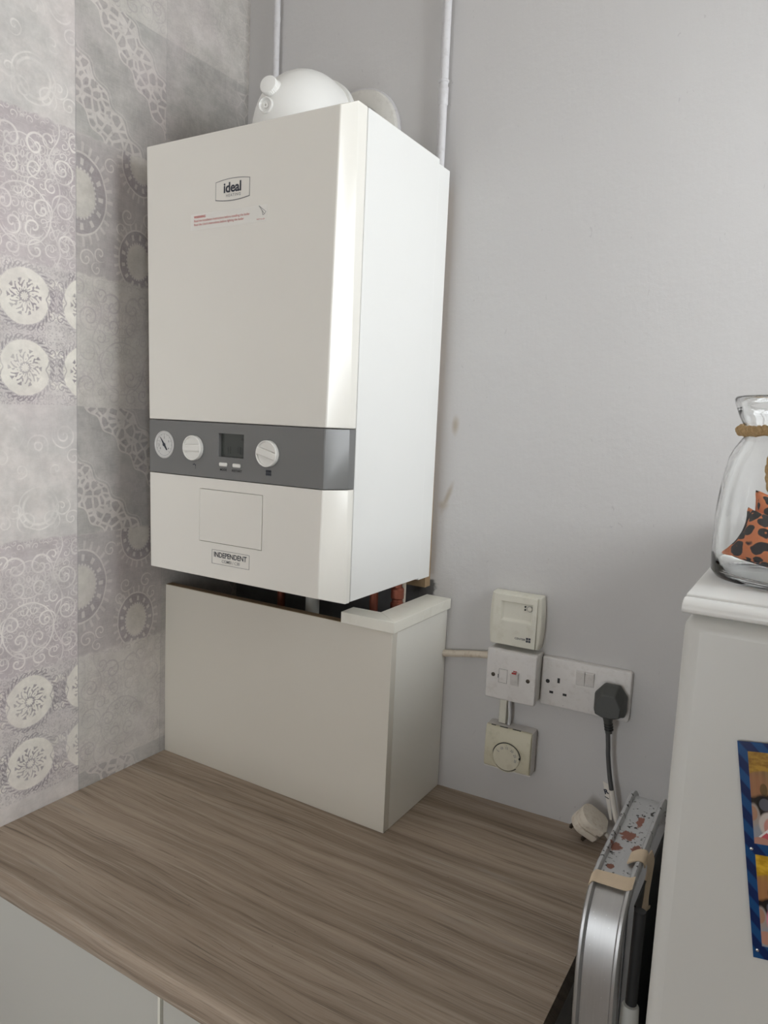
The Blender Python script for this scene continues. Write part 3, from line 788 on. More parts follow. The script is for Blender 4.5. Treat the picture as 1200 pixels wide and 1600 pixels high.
# lower badge
NX, NZ = BX + .0045, ZB + .0465
obj('badge_lettering', text('INDEPENDENT', .0115, facing(NX - .0005, YFR - .0003, NZ + .0030), bold=.00018, space=.95, xs=.92), M['ink'], boiler)
obj('badge_subtitle', text('COMBI / C30', .0066, facing(NX + .001, YFR - .0003, NZ - .0062), bold=.00003), M['ink_grey'], boiler)
b = stroke([(NX - .0385, NZ + .0105), (NX + .0385, NZ + .0105), (NX + .0385, NZ - .0115), (NX - .0385, NZ - .0115)], .0005, YFR - .0003, True)
o = obj('badge_outline', b, M['ink_grey'], boiler); o['kind'] = 'stuff'

board = obj('backing_board', B().loft([[(.090, -.0198, .372), (.4690, -.0198, .371), (.4690, -.0004, .371), (.090, -.0004, .372)], [(.090, -.0198, 1.06), (.4620, -.0198, 1.06), (.4620, -.0004, 1.06), (.090, -.0004, 1.06)]]), M['mdf'], origin=(.285, -.01, .37))
tag(board, 'thin brown backing board showing between the boiler and the wall', 'board')

# ------------------------------------------------------------------ flue elbow and wall seal
flue = thing('flue_elbow', 'white plastic flue elbow on top of the boiler', 'flue', (.2816, -.185, ZT))
path = [(.2816, -.190, ZT - .0005), (.2816, -.190, ZT + .024)]
cz = ZT + .024; rad_ = .046
for i in range(1, 11):
    a_ = radians(9 * i); path.append((.2816, -.190 + rad_ - rad_ * cos(a_), cz + rad_ * sin(a_)))
path += [(.2816, -.118, cz + rad_ + .001)]
obj('elbow_body', B().tube(path, [.066, .0665] + [.0665 - .0006 * i for i in range(10)] + [.058], 48), M['flue_white'], flue, sharp=50)
obj('collar', B().lathe([(.0560, 0), (.0625, .001), (.0625, .012), (.0600, .016), (.0560, .017)], 48, Matrix.Translation((.2816, -.122, cz + rad_ + .001)) @ Matrix.Rotation(radians(-90), 4, 'X')), M['flue_white'], flue)
obj('flue_pipe', B().lathe([(.0500, 0), (.0500, .112)], 40, Matrix.Translation((.2816, -.112, cz + rad_ + .001)) @ Matrix.Rotation(radians(-90), 4, 'X')), M['flue_white'], flue)
def frontal(x, y, z, tilt=0, yaw=0): return Matrix.Translation((x, y, z)) @ Matrix.Rotation(radians(yaw), 4, 'Z') @ Matrix.Rotation(radians(90 - tilt), 4, 'X')
kx, ky = .2790, -.2400
b = B(); n_ = 60
rp = [[(r_ * (1 + (.035 if (j % 2 and 0 < i < 4) else 0)) * cos(2 * pi * j / n_), r_ * (1 + (.035 if (j % 2 and 0 < i < 4) else 0)) * sin(2 * pi * j / n_), z) for j in range(n_)] for i, (r_, z) in enumerate([(.0120, 0), (.0136, .001), (.0136, .0085), (.0128, .0098), (.0115, .0102)])]
b.loft(rp, mtx=frontal(kx, ky - .006, 1.1600, 10, 10))
obj('screw_cap', b, M['flue_white'], flue, sharp=25)
obj('cap_boss', B().lathe([(.0155, -.030), (.0150, .002), (.0128, .007)], 32, frontal(kx, ky, 1.1595, 10, 10)), M['flue_white'], flue)
obj('test_point', B().lathe([(.0130, -.014), (.0120, .009), (.0105, .010), (.0080, .006), (.0045, .006), (.0040, .0085), (.0020, .0085), (.0010, .005)], 32, frontal(.2780, -.2500, 1.1310, 0, 10)), M['flue_white'], flue)
obj('boss_plate', B().box(kx - .0155, kx + .0155, ky - .004, ky + .03, 1.108, 1.172), M['flue_white'], flue, .012, 5)
obj('clip', B().box(.258, .280, -.259, -.248, ZT, ZT + .012), M['flue_white'], flue, .003)
seal = thing('wall_seal', 'round off-white wall seal where the flue enters the wall', 'seal', (.2830, -.005, 1.160))
obj('seal_disc', B().lathe([(.051, 0), (.0800, 0), (.0805, .006), (.0770, .011), (.066, .013), (.051, .0135)], 56, frontal(.2830, -.0002, 1.1680), cap=False), M['seal'], seal)
obj('seal_rim', B().lathe([(.0795, 0), (.0835, 0), (.0830, .0050), (.0800, .0065)], 56, frontal(.2830, -.0002, 1.1680), cap=False), M['pipe_paint'], seal)

# ------------------------------------------------------------------ painted pipes down the wall
def wall_pipe(x, z0, z1, r, label, joints, lean=0.0):
    t = thing('wall_pipe', label, 'pipe', (x, -r - .006, z0))
    obj('tube', B().tube([(x, -r - .006, z0), (x - lean, -r - .006, z1)], r, 20), M['pipe_paint'], t)
    for zj, h_, k_ in joints:
        xx = x - lean * (zj - z0) / (z1 - z0)
        obj('joint', B().lathe([(r * .98, 0), (r * k_, .002), (r * k_, h_ - .002), (r * .98, h_)], 20, Matrix.Translation((xx, -r - .006, zj))), M['pipe_paint'], t)
wall_pipe(.0905, 1.20, CZ, .0062, 'thin grey-painted pipe beside the corner behind the flue elbow', [(1.40, .012, 1.10)])
wall_pipe(.4535, 1.075, CZ, .0073, 'grey-painted pipe rising behind the right edge of the boiler', [(1.190, .030, 1.16), (1.225, .006, 1.22)], .002)

# ------------------------------------------------------------------ boxing under the boiler
BXX, BY, BH = .5076, -.1969, .3362
pb = thing('pipe_boxing', 'white panelled boxing on the worktop hiding pipes under the boiler', 'boxing', (.25, -.1, 0))
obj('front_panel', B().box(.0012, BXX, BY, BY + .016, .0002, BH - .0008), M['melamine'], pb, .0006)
obj('raw_top_edge', B().box(.0014, BXX - .002, BY + .0012, BY + .016, BH - .0008, BH), M['chip'], pb)
sp_ = obj('side_panel', B().box(BXX - .016, BXX, BY + .0163, -.0010, .0002, BH), M['melamine_lit_side'], pb, .0006)
cz0, cz1 = BH + .0004, .3548
obj('front_cap', B().loft([[(.4130, -.2020, z), (.5135, -.2020, z), (.4640, -.1620, z), (.4115, -.1640, z)] for z in (cz0, cz1)]), M['trim_white'], pb, .0008)
obj('side_cap', B().loft([[(.5135, -.2020, z), (.5135, -.0006, z), (.4640, -.0006, z), (.4640, -.1620, z)] for z in (cz0, cz1)]), M['trim_white'], pb, .0008)

def gap_pipe(name, label, x, y, r, z0, z1, mat, fit=None, cat='pipe'):
    t = thing(name, label, cat, (x, y, z0))
    obj('tube', B().tube([(x, y, z0), (x, y, z1)], r, 16), mat, t)
    for zf, h_, rf, m_ in fit or []:
        obj('fitting', B().lathe([(rf * .8, 0), (rf, .003), (rf, h_ * .4), (rf * .82, h_ * .45), (rf * .82, h_ * .55), (rf, h_ * .6), (rf, h_ - .003), (rf * .8, h_)], 20, Matrix.Translation((x, y, zf))), m_, t)
gap_pipe('copper_pipe', 'copper pipe with soldered coupling under the boiler, nearest its right side', .452, -.088, .0075, .0, .3945, M['copper'], [(.335, .046, .0115, M['copper'])])
gap_pipe('copper_pipe', 'dull copper pipe deep in the gap under the boiler, second from the right', .415, -.105, .0075, .0, .3945, M['copper'])
gap_pipe('copper_pipe', 'copper pipe in the dark gap below the left part of the boiler', .215, -.110, .0075, .0, .3945, M['copper'], [(.345, .03, .0110, M['brass'])])
gap_pipe('grey_pipe', 'grey plastic pipe in the dark gap below the middle of the boiler', .295, -.120, .0125, .0, .3945, M['mop_grey'])
gap_pipe('cable', 'cream cable dropping from the boiler beside the copper coupling', .4400, -.045, .0042, .0, .3945, M['conduit'], cat='cable')

# ------------------------------------------------------------------ things on the back wall (each built in its own wall frame: x along, -y out, z up)
def on_wall(name, label, cat, x, z): return thing(name, label, cat, (x, wall_y(x) - .0003, z), TH)
def rrect(x0, x1, z0, z1, r, n=4):
    pts = []
    for cx, cz_, a0 in ((x1 - r, z1 - r, 0), (x0 + r, z1 - r, 90), (x0 + r, z0 + r, 180), (x1 - r, z0 + r, 270)):
        for i in range(n + 1):
            a_ = radians(a0 + 90 * i / n); pts.append((cx + r * cos(a_), cz_ + r * sin(a_)))
    return pts
def plate(x0, x1, z0, z1, r, levels, n=4):       # levels: (out, inset)
    return B().loft([[(px, -o_, pz) for px, pz in rrect(x0 + i_, x1 - i_, z0 + i_, z1 - i_, max(r - i_ * .4, .0005), n)] for o_, i_ in levels])
# wireless thermostat receiver
rc = on_wall('thermostat_receiver', 'cream thermostat receiver box with bowed sides above the fused switch', 'thermostat', .6405, .2960)
def bowed(x0, x1, z0, z1, o_, ins, bow):
    pts = []; N_ = 9
    for i in range(N_): t_ = i / (N_ - 1); pts.append((x1 - ins + bow * (1 - (2 * t_ - 1) ** 2), -o_, z0 + ins + (z1 - z0 - 2 * ins) * t_))
    for i in range(N_): t_ = 1 - i / (N_ - 1); pts.append((x0 + ins - bow * (1 - (2 * t_ - 1) ** 2), -o_, z0 + ins + (z1 - z0 - 2 * ins) * t_))
    return pts
obj('back_case', B().loft([bowed(-.0425, .0425, .0, .0900, o_, i_, .0030) for o_, i_ in ((.0, .0), (.020, .0), (.024, .0012))]), M['cream'], rc, .0012)
fx0, fx1, fz0, fz1, wx0, wx1, wz0, wz1 = -.0375, .0375, .0012, .0888, -.0245, .0300, .0440, .0770
vs = [(fx0, -.0240, fz0), (fx1, -.0240, fz0), (fx1, -.0240, fz1), (fx0, -.0240, fz1), (fx0, -.0290, fz0 + .001), (fx1, -.0290, fz0 + .001), (fx1, -.0290, fz1 - .001), (fx0, -.0290, fz1 - .001),
      (wx0, -.0290, wz0), (wx1, -.0290, wz0), (wx1, -.0290, wz1), (wx0, -.0290, wz1), (wx0 + .0042, -.0250, wz0 + .0042), (wx1 - .002, -.0250, wz0 + .0042), (wx1 - .002, -.0250, wz1 - .001), (wx0 + .0042, -.0250, wz1 - .001)]
fs = [(0, 1, 5, 4), (1, 2, 6, 5), (2, 3, 7, 6), (3, 0, 4, 7), (3, 2, 1, 0), (4, 5, 9, 8), (5, 6, 10, 9), (6, 7, 11, 10), (7, 4, 8, 11), (8, 9, 13, 12), (9, 10, 14, 13), (10, 11, 15, 14), (11, 8, 12, 15), (12, 13, 14, 15)]
obj('front_cover', B().add(vs, fs), M['cream'], rc, .0009)
for zl in (.0680, .0730): obj('indicator_light', B().lathe([(.0016, 0), (.0014, .0010), (.0006, .0014)], 14, Matrix.Translation((.0165, -.0255, zl - .0012)) @ Matrix.Rotation(radians(90), 4, 'X')), M['black'], rc)
obj('push_button', B().lathe([(.0042, 0), (.0040, .0018), (.0030, .0024)], 24, Matrix.Translation((.0245, -.0255, .0690)) @ Matrix.Rotation(radians(90), 4, 'X')), M['cream'], rc)
obj('button_rim', B().lathe([(.0050, 0), (.0050, .0006), (.0042, .0006), (.0042, 0)], 24, Matrix.Translation((.0245, -.0255, .0690)) @ Matrix.Rotation(radians(90), 4, 'X'), cap=False), M['ink_grey'], rc)
obj('maker_lettering', text('CENTER', .0046, facing(.0120, -.0292, .0165), bold=.0001, xs=1.1), M['ink'], rc)
b = B()
for i in (0, 1):
    for j in (0, 1): b.box(.0222 + i * .0042, .0258 + i * .0042, -.0293, -.0289, .0130 + j * .0042, .0166 + j * .0042)
o = obj('maker_emblem', b, M['ink'], rc); o['kind'] = 'stuff'
# fused switch
sw = on_wall('fused_switch', 'square white fused switch with red neon between two thermostats', 'switch', .6435, .2045)
obj('back_box', plate(-.0435, .0435, .0005, .0860, .003, [(0, .0008), (.030, .0008)]), M['socket_edge'], sw)
obj('face_plate', plate(-.0435, .0435, .0, .0862, .0030, [(.0303, .0), (.0355, .0), (.0378, .0014), (.0380, .0025)]), M['socket_white'], sw)
yf = -.0380
for x_ in (-.0305, .0300):
    obj('screw', B().lathe([(.0034, -.001), (.0034, .0004), (.0026, .0008)], 20, Matrix.Translation((x_, yf, .0418)) @ Matrix.Rotation(radians(90), 4, 'X')), M['screw'], sw)
    obj('screw_slot', B().box(x_ - .0022, x_ + .0022, yf - .0010, yf - .0006, .0414, .0422, Matrix.Translation((x_, 0, .0418)) @ Matrix.Rotation(radians(35), 4, 'Y') @ Matrix.Translation((-x_, 0, -.0418))), M['black'], sw)
b = stroke([(-.0205, .0300), (-.0205, .0535), (-.0060, .0535), (-.0060, .0300)], .0005, yf - .0002, True)
o = obj('fuse_holder_gap', b, M['ink_grey'], sw); o['kind'] = 'stuff'
obj('fuse_holder', B().box(-.0202, -.0063, yf - .0004, yf + .001, .0303, .0532), M['socket_white'], sw, .0003)
obj('pry_notch', B().box(-.0222, -.0212, yf - .0003, yf + .001, .0375, .0440), M['gap'], sw)
obj('rocker', B().loft([[(.0000, yf + .0005, .0292), (.0142, yf + .0005, .0292), (.0142, yf + .0005, .0532), (.0000, yf + .0005, .0532)], [(.0003, yf - .0006, .0296), (.0139, yf - .0006, .0296), (.0139, yf - .0062, .0512), (.0003, yf - .0062, .0512)]]), M['socket_white'], sw, .0004)
obj('neon_lens', B().box(.0034, .0110, yf - .0068, yf - .0030, .0508, .0530), M['red'], sw, .0004)
obj('neon_lens', B().box(.0042, .0104, yf - .0012, yf + .0003, .0532, .0545), M['red'], sw)
# double socket
sk = on_wall('double_socket', 'wide white double socket with two switches, one outlet in use', 'socket', .7600, .2020)
obj('face_plate', plate(-.0730, .0730, .0, .0840, .0045, [(0, .0), (.0065, .0), (.0090, .0012), (.0095, .0030)]), M['socket_white'], sk)
ys = -.0095
cz_ = .0420
obj('screw_hole', B().lathe([(.0034, 0), (.0034, .0003)], 20, Matrix.Translation((-.0610, ys, cz_)) @ Matrix.Rotation(radians(90), 4, 'X')), M['gap'], sk)
obj('pin_slot', B().box(-.0448, -.0408, ys - .0002, ys + .002, .0420, .0505), M['gap'], sk)
obj('pin_slot', B().box(-.0570, -.0506, ys - .0002, ys + .002, .0222, .0262), M['gap'], sk)
obj('pin_slot', B().box(-.0345, -.0280, ys - .0002, ys + .002, .0222, .0262), M['gap'], sk)
for x0_ in (-.0150, .0000):
    obj('rocker', B().loft([[(x0_ + .0003, ys + .0005, .0455), (x0_ + .0146, ys + .0005, .0455), (x0_ + .0146, ys + .0005, .0710), (x0_ + .0003, ys + .0005, .0710)], [(x0_ + .0006, ys - .0006, .0459), (x0_ + .0143, ys - .0006, .0459), (x0_ + .0143, ys - .0050, .0690), (x0_ + .0006, ys - .0050, .0690)]]), M['socket_white'], sk, .0004)
obj('earth_mark', B().box(-.0330, -.0322, ys - .0002, ys + .001, .0048, .0056), M['gap'], sk)
# room thermostat
dt = on_wall('room_thermostat', 'yellowed cream room thermostat with round numbered dial', 'thermostat', .6437, .0790)
obj('back_plate', plate(-.0415, .0415, -.004, .0730, .002, [(0, 0), (.0245, 0)]), M['socket_white'], dt)
prof = [(-.0250, -.0015), (-.0290, .0005), (-.0315, .0080), (-.0305, .0640), (-.0265, .0730), (-.0225, .0738), (-.0225, -.0015)]
obj('cover', B().loft([[(x_, py, pz) for py, pz in prof] for x_ in (-.0405, .0405)]), M['cream_old'], dt, .0012)
for x_ in (-.0320, -.0170, .0060): obj('vent_slot', B().box(x_, x_ + (.008 if x_ < -.03 else .0145), -.0262, -.0245, .0726, .0738), M['gap'], dt)
mt = Matrix.Translation((.0, -.0308, .0245)) @ Matrix.Rotation(radians(90), 4, 'X')
obj('dial_recess', B().lathe([(.0255, -.003), (.0255, .0003), (.0238, .0005)], 48, mt), M['gap'], dt)
obj('dial', B().lathe([(.0238, -.002), (.0238, .0022), (.0228, .0032), (.0150, .0036)], 48, mt), M['dial_cream'], dt)
obj('dial_lip', B().lathe([(.0256, -.004), (.0275, -.004), (.0270, .0010), (.0256, .0010)], 48, mt, cap=False), M['cream_old'], dt)
b = B()
for s_, a_ in (('5', 150), ('10', 120), ('15', 90), ('20', 55), ('25', 22), ('30', -8)):
    a_ = radians(a_); tb = text(s_, .0058, mt @ Matrix.Translation((.0165 * cos(a_), .0165 * sin(a_), .0037)) @ Matrix.Rotation(a_ - pi / 2, 4, 'Z'), bold=.0001); b.add(tb.v, tb.f)
    tb = B().box(.0200, .0218, -.0002, .0002, .0036, .0038, mt @ Matrix.Rotation(a_, 4, 'Z')); b.add(tb.v, tb.f)
o = obj('dial_lettering', b, M['ink_grey'], dt); o['kind'] = 'stuff'
obj('dial_pointer', B().lathe([(.0020, 0), (.0016, .001)], 12, mt @ Matrix.Translation((.0236, .0030, .0028))), M['black'], dt)
# trunking and loose cable between switch and thermostat
tk = obj('cable_trunking', B().box(.6200, .6330, -.0085, -.0040 + .009, .1535, .2035), M['cream'], None, .001, origin=(.6265, 0, .1535))
tk.location.y = 0; tag(tk, 'short cream trunking strip between fused switch and room thermostat', 'trunking')
b = B().tube(smooth_path([(.6370, -.0040, .2040), (.6378, -.0070, .1900), (.6400, -.0080, .1700), (.6385, -.0060, .1530)]), .0028, 10)
tag(obj('loose_cable', b, M['pipe_paint'], None, origin=(.638, -.006, .153)), 'short grey cable bowed out beside the cream trunking strip', 'cable')
# stained conduit running to the switch
b = B().tube(smooth_path([(.5080, -.0080, .2545), (.5350, -.0072, .2590), (.5650, -.0058, .2640), (.6020, -.0045, .2690)]), .0062, 14)
tag(obj('conduit', b, M['conduit'], None, origin=(.55, -.007, .26)), 'stained cream conduit running from the boxing to the fused switch', 'conduit')

# ------------------------------------------------------------------ grey plug in the socket, with its cord
pg = on_wall('grey_plug', 'dark grey moulded plug pushed into the double socket', 'plug', .8045, .2120)
def oct_(w, h0, h1, top, o_, cx=0.0):
    return [(cx - w * .95, -o_, h0 + .004), (cx - w, -o_, h0 + .010), (cx - w, -o_, h1 - .017), (cx - w * .45, -o_, h1 + top), (cx + w * .50, -o_, h1 + top), (cx + w, -o_, h1 - .017), (cx + w, -o_, h0 + .010), (cx + w * .95, -o_, h0 + .004), (cx + w * .35, -o_, h0), (cx - w * .35, -o_, h0)]
b = B().loft([oct_(.0245, -.001, .0500, .0, .0098), oct_(.0250, -.001, .0515, .0, .0180), oct_(.0248, -.001, .0512, .0, .0230), oct_(.0220, .001, .0490, .0, .0300), oct_(.0195, .003, .0400, .0, .0430)])
obj('plug_body', b, M['plug_grey'], pg, .0014)
obj('strain_relief', B().tube([(-.0005, -.0300, .004), (.0005, -.0300, -.006), (.0030, -.0290, -.0250)], [.0090, .0068, .0054], 16), M['plug_grey'], pg)
for i, zz in enumerate((-.009, -.0135, -.018)): obj('relief_ring', B().tube([(.0012 + i * .0008, -.0297, zz), (.0013 + i * .0008, -.0297, zz - .0016)], .0071, 16), M['black'], pg)
for i in range(3): obj('embossed_mark', B().box(-.006 + i * .005, -.003 + i * .005, -.0434, -.0428, .010, .0125), M['plug_grey'], pg)
y8 = wall_y(.81)
cpts = [(.8075, y8 - .0295, .187), (.8095, y8 - .0285, .165), (.8105, y8 - .0280, .150), (.8150, y8 - .0270, .118), (.8200, y8 - .0260, .0930), (.8300, y8 - .0250, .050), (.8420, y8 - .0240, .0200), (.8560, y8 - .0235, -.04), (.862, y8 - .024, -.30)]
cd = thing('power_cord', 'grey power cord hanging from the grey plug, white sleeve lower down', 'cord', (.8075, y8 - .0295, .10))
obj('grey_sheath', B().tube(smooth_path(cpts[:5]), .0036, 12), M['cord_grey'], cd)
tag(obj('white_sleeve', B().tube(smooth_path(cpts[4:]), .0043, 12), M['cord_white'], cd), 'white sleeve on the cord')
fl = obj('cable_tag', B().loft([[(.8045, y8 - .0215, .1010), (.8130, y8 - .0215, .0985), (.8240, y8 - .0215, .0400), (.8200, y8 - .0215, .0400)], [(.8045, y8 - .0208, .1010), (.8130, y8 - .0208, .0985), (.8240, y8 - .0208, .0400), (.8200, y8 - .0208, .0400)]]), M['cord_white'], cd)
b = text('R', .0105, Matrix.Translation((.8110, y8 - .0218, .0850)) @ Matrix.Rotation(radians(-22), 4, 'Y') @ Matrix.Rotation(radians(90), 4, 'X'), bold=.0006)
obj('tag_lettering', b, M['ink'], fl)
obj('tag_stripe', B().box(-.0035, .0035, -.0003, .0, -.0006, .0006, Matrix.Translation((.8130, y8 - .0216, .0755)) @ Matrix.Rotation(radians(18), 4, 'Y')), M['ink'], fl)

# ------------------------------------------------------------------ grubby plug lying on the worktop
nv = Vector((.589, -.117, .80)).normalized()
dv = Vector((.79, .288, -.54)); dv = (dv - nv * dv.dot(nv)).normalized()            # from plug top toward its cable end
wv_ = nv.cross(dv)
pm = Matrix((( dv.x, wv_.x, nv.x, .7955), (dv.y, wv_.y, nv.y, -.0290), (dv.z, wv_.z, nv.z, .0390), (0, 0, 0, 1)))
p2 = thing('white_plug', 'grubby white three-pin plug lying on the worktop by the ladder', 'plug', (.7955, -.0290, 0), rot=(0, 0, 1e-7))
off = Matrix.Translation((-.7955, .0290, 0)) @ pm
def dshape(s_, z, l=.0245, w=.0215):
    pts = []
    for i in range(13): a_ = radians(90 + 15 * i); pts.append((-l + .019 * s_ + .019 * s_ * cos(a_) * 1.0 + (1 - s_) * .004, w * s_ * sin(a_), z))
    pts += [(l * s_ - .006, -w * s_ * .92, z), (l * s_, -w * s_ * .55, z), (l * s_, w * s_ * .55, z), (l * s_ - .006, w * s_ * .92, z)]
    return pts
obj('cover', B().loft([dshape(.97, .0010), dshape(1.0, .0025), dshape(1.0, .0095), dshape(.95, .0125), dshape(.90, .0128)], mtx=off), M['plug_white'], p2)
obj('waist', B().loft([dshape(.84, -.0055), dshape(.84, .0012)], mtx=off), M['plug_white'], p2)
obj('base', B().loft([dshape(.90, -.0180), dshape(.98, -.0160), dshape(1.0, -.0070), dshape(.97, -.0050)], mtx=off), M['plug_white'], p2)
for px_, py_, ln in ((-.014, .0, .020), (.008, -.011, .016), (.008, .011, .016)):
    obj('pin', B().box(px_ - .0022, px_ + .0022, py_ - .0030, py_ + .0030, -.018 - ln * .85, -.0175, off), M['screw'], p2)
e0 = off @ Vector((.0235, 0, -.003)); e1 = off @ Vector((.036, 0, -.003))
obj('cord', B().tube(smooth_path([tuple(e0), tuple(e1), (.0525, -.018, .0062), (.062, -.022, -.02), (.0635, -.025, -.2)]), .0036, 12), M['cord_white'], p2)

# ------------------------------------------------------------------ aluminium step ladder in the gap
ld = thing('step_ladder', 'paint-splashed aluminium step ladder wedged between worktop and white appliance', 'ladder', (.915, -.32, FZ))
hoop = smooth_path([(-.428, FZ), (-.446, -.45), (-.463, -.05), (-.4705, .08), (-.4730, .140), (-.4660, .178), (-.4500, .2005), (-.4250, .2120), (-.3850, .2155), (-.3300, .2190), (-.2850, .2225), (-.2620, .2215), (-.2420, .2100), (-.2300, .1850), (-.2240, .1400), (-.2150, .0), (-.180, FZ)], 6)
LX0, LX1 = .8950, .9355
def channel(y, z, ty, tz):
    n_y, n_z = -tz, ty                                   # outward normal of the hoop
    if n_z < 0 and abs(n_z) > abs(n_y): pass
    sec = [(LX0, -.0100), (LX0, .0020), (LX0 + .0015, .0040), (LX0 + .0040, .0040), (LX0 + .0056, .0018), (LX0 + .0062, -.0015), (LX1 - .0062, -.0015), (LX1 - .0056, .0018), (LX1 - .0040, .0040), (LX1 - .0015, .0040), (LX1, .0020), (LX1, -.0100), (LX1 - .0016, -.0100), (LX1 - .0020, -.0032), (LX0 + .0020, -.0032), (LX0 + .0016, -.0100)]
    return [(x_, y + n_y * h_, z + n_z * h_) for x_, h_ in sec]
rings = []
for i, (y, z) in enumerate([p[:2] for p in [(q[0], q[1]) for q in hoop]]):
    a_, c_ = hoop[max(i - 1, 0)], hoop[min(i + 1, len(hoop) - 1)]
    ty, tz = c_[0] - a_[0], c_[1] - a_[1]; L_ = sqrt(ty * ty + tz * tz); rings.append(channel(y, z, ty / L_, tz / L_))
obj('hoop_frame', B().loft(rings), M['alu'], ld, sharp=40)
for zt_ in (-.16, -.40, -.64):
    u_ = (zt_ - FZ) / (.14 - FZ)
    obj('tread', B().box(LX0 + .004, LX1 - .004, -.428 - .045 * u_ + .012, -.180 - .044 * u_ - .012, zt_, zt_ + .022), M['alu'], ld, .003)
for y_ in (-.428, -.180): obj('rubber_foot', B().box(LX0 - .003, LX1 + .0006, y_ - .018, y_ + .018, FZ, FZ + .03), M['black'], ld, .003)
def strip(pts, wx0, wx1, th=.0007):                      # pts: (x, y, z) centre line; a thin curling ribbon
    P = [Vector(p) for p in smooth_path(pts, 5)]; r_ = []
    w0, w1 = Vector(wx0), Vector(wx1)
    for i, p in enumerate(P):
        t_ = i / (len(P) - 1); w = w0.lerp(w1, t_); tg = (P[min(i + 1, len(P) - 1)] - P[max(i - 1, 0)]).normalized(); nn = tg.cross(w).normalized() * th
        r_.append([tuple(p - w + nn), tuple(p + w + nn), tuple(p + w - nn), tuple(p - w - nn)])
    return B().loft(r_)
obj('masking_tape', strip([(.8955, -.4445, .2090), (.8985, -.4405, .2125), (.9040, -.4390, .2122), (.9150, -.4380, .2125), (.9300, -.4370, .2130), (.9360, -.4330, .2140)], (0, .0055, .0030), (0, .0070, .0032)), M['tape'], ld)
obj('masking_tape', strip([(.9230, -.3960, .2170), (.9300, -.3920, .2205), (.9370, -.3880, .2195), (.9385, -.3840, .2120)], (0, .0100, .001), (0, .0080, .003)), M['tape'], ld)
obj('masking_tape', strip([(.9380, -.3700, .2130), (.9400, -.3640, .2000), (.9395, -.3660, .1850), (.9390, -.3740, .1650), (.9400, -.3800, .1550), (.9395, -.3700, .1460), (.9390, -.3610, .1440)], (.0015, .0075, .0015), (.0035, .0045, .0030)), M['tape'], ld)

# ------------------------------------------------------------------ mop handle in the gap
mp = thing('mop', 'black-handled mop with pale grey socket in the gap beside the ladder', 'mop', (.957, -.40, FZ))
obj('handle', B().tube([(.9450, -.437, .190), (.9450, -.440, .090)], .0058, 16), M['black'], mp)
obj('socket', B().lathe([(.0072, .060), (.0085, .058), (.0098, .026), (.0128, .022), (.0140, .012), (.0140, -.018), (.0115, -.020)], 24, Matrix.Translation((.9450, -.442, .030))), M['mop_grey'], mp)
obj('shaft', B().tube([(.9450, -.442, .011), (.9580, -.40, FZ + .06)], .0095, 16), M['black'], mp)
obj('mop_head', B().box(.940, .976, -.46, -.30, FZ, FZ + .06), M['mop_grey'], mp, .012, 4)

db = thing('gap_darkener', 'thin charcoal sheet added on edge beside the step ladder to darken the gap', 'sheet', (.9374, -.24, FZ))  # added sheet that makes the gap beside the ladder dark
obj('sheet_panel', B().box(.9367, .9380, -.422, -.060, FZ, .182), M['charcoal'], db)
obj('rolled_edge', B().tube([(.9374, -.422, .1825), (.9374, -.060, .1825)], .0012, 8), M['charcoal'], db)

# ------------------------------------------------------------------ tall white appliance at the right
fr = thing('refrigerator', 'tall white refrigerator at right carrying a glass jar', 'refrigerator', (1.255, -.3, FZ))
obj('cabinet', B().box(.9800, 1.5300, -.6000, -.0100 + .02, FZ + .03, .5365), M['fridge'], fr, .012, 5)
for x_, y_ in ((1.02, -.55), (1.49, -.55), (1.02, -.06), (1.49, -.06)): obj('foot', B().lathe([(.018, 0), (.018, .022), (.012, .032)], 16, Matrix.Translation((x_, y_, FZ))), M['black'], fr)
lp = [(-.5985, .5372), (-.6018, .5385), (-.6030, .5410), (-.6022, .5440), (-.5990, .5466), (-.5940, .5478), (-.5890, .5474), (-.5872, .5462), (-.5858, .5462), (-.5846, .5480), (-.5820, .5485), (.0080, .5485), (.0080, .5372)]
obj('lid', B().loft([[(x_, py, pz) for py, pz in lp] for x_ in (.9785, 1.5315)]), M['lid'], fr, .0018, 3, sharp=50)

# ------------------------------------------------------------------ glass jar with rope
JX, JY, JZ = 1.0400, -.4845, .5486
jar = thing('glass_jar', 'clear glass bottle-jar with flared rim and rope neck tie on the refrigerator', 'jar', (JX, JY, JZ))
outer = [(.0, .0), (.048, .0), (.0545, .0018), (.0575, .0060), (.0583, .020), (.0583, .052), (.0574, .065), (.0560, .0784), (.0545, .0870), (.0520, .1000), (.0488, .1073), (.0446, .1140), (.0416, .1185), (.0412, .1230), (.0440, .1270), (.0468, .1320), (.0500, .1400), (.0516, .1440), (.0522, .1470), (.0512, .1490), (.0490, .1495)]
inner = [(.0470, .1480), (.0470, .1420), (.0440, .1320), (.0400, .1250), (.0390, .1190), (.0418, .1125), (.0462, .1050), (.0494, .0980), (.0524, .0840), (.0536, .0760), (.0548, .062), (.0555, .050), (.0555, .022), (.0545, .0090), (.0490, .0050), (.0, .0040)]
b = B(); prof = outer + inner; n_ = 64
rings = [[(r_ * cos(2 * pi * j / n_), r_ * sin(2 * pi * j / n_), z) for j in range(n_)] for r_, z in prof if r_ > 0]
b.loft(rings, cap=True, mtx=Matrix.Translation((JX, JY, JZ)))
obj('glass_body', b, M['glass'], jar, sharp=80)
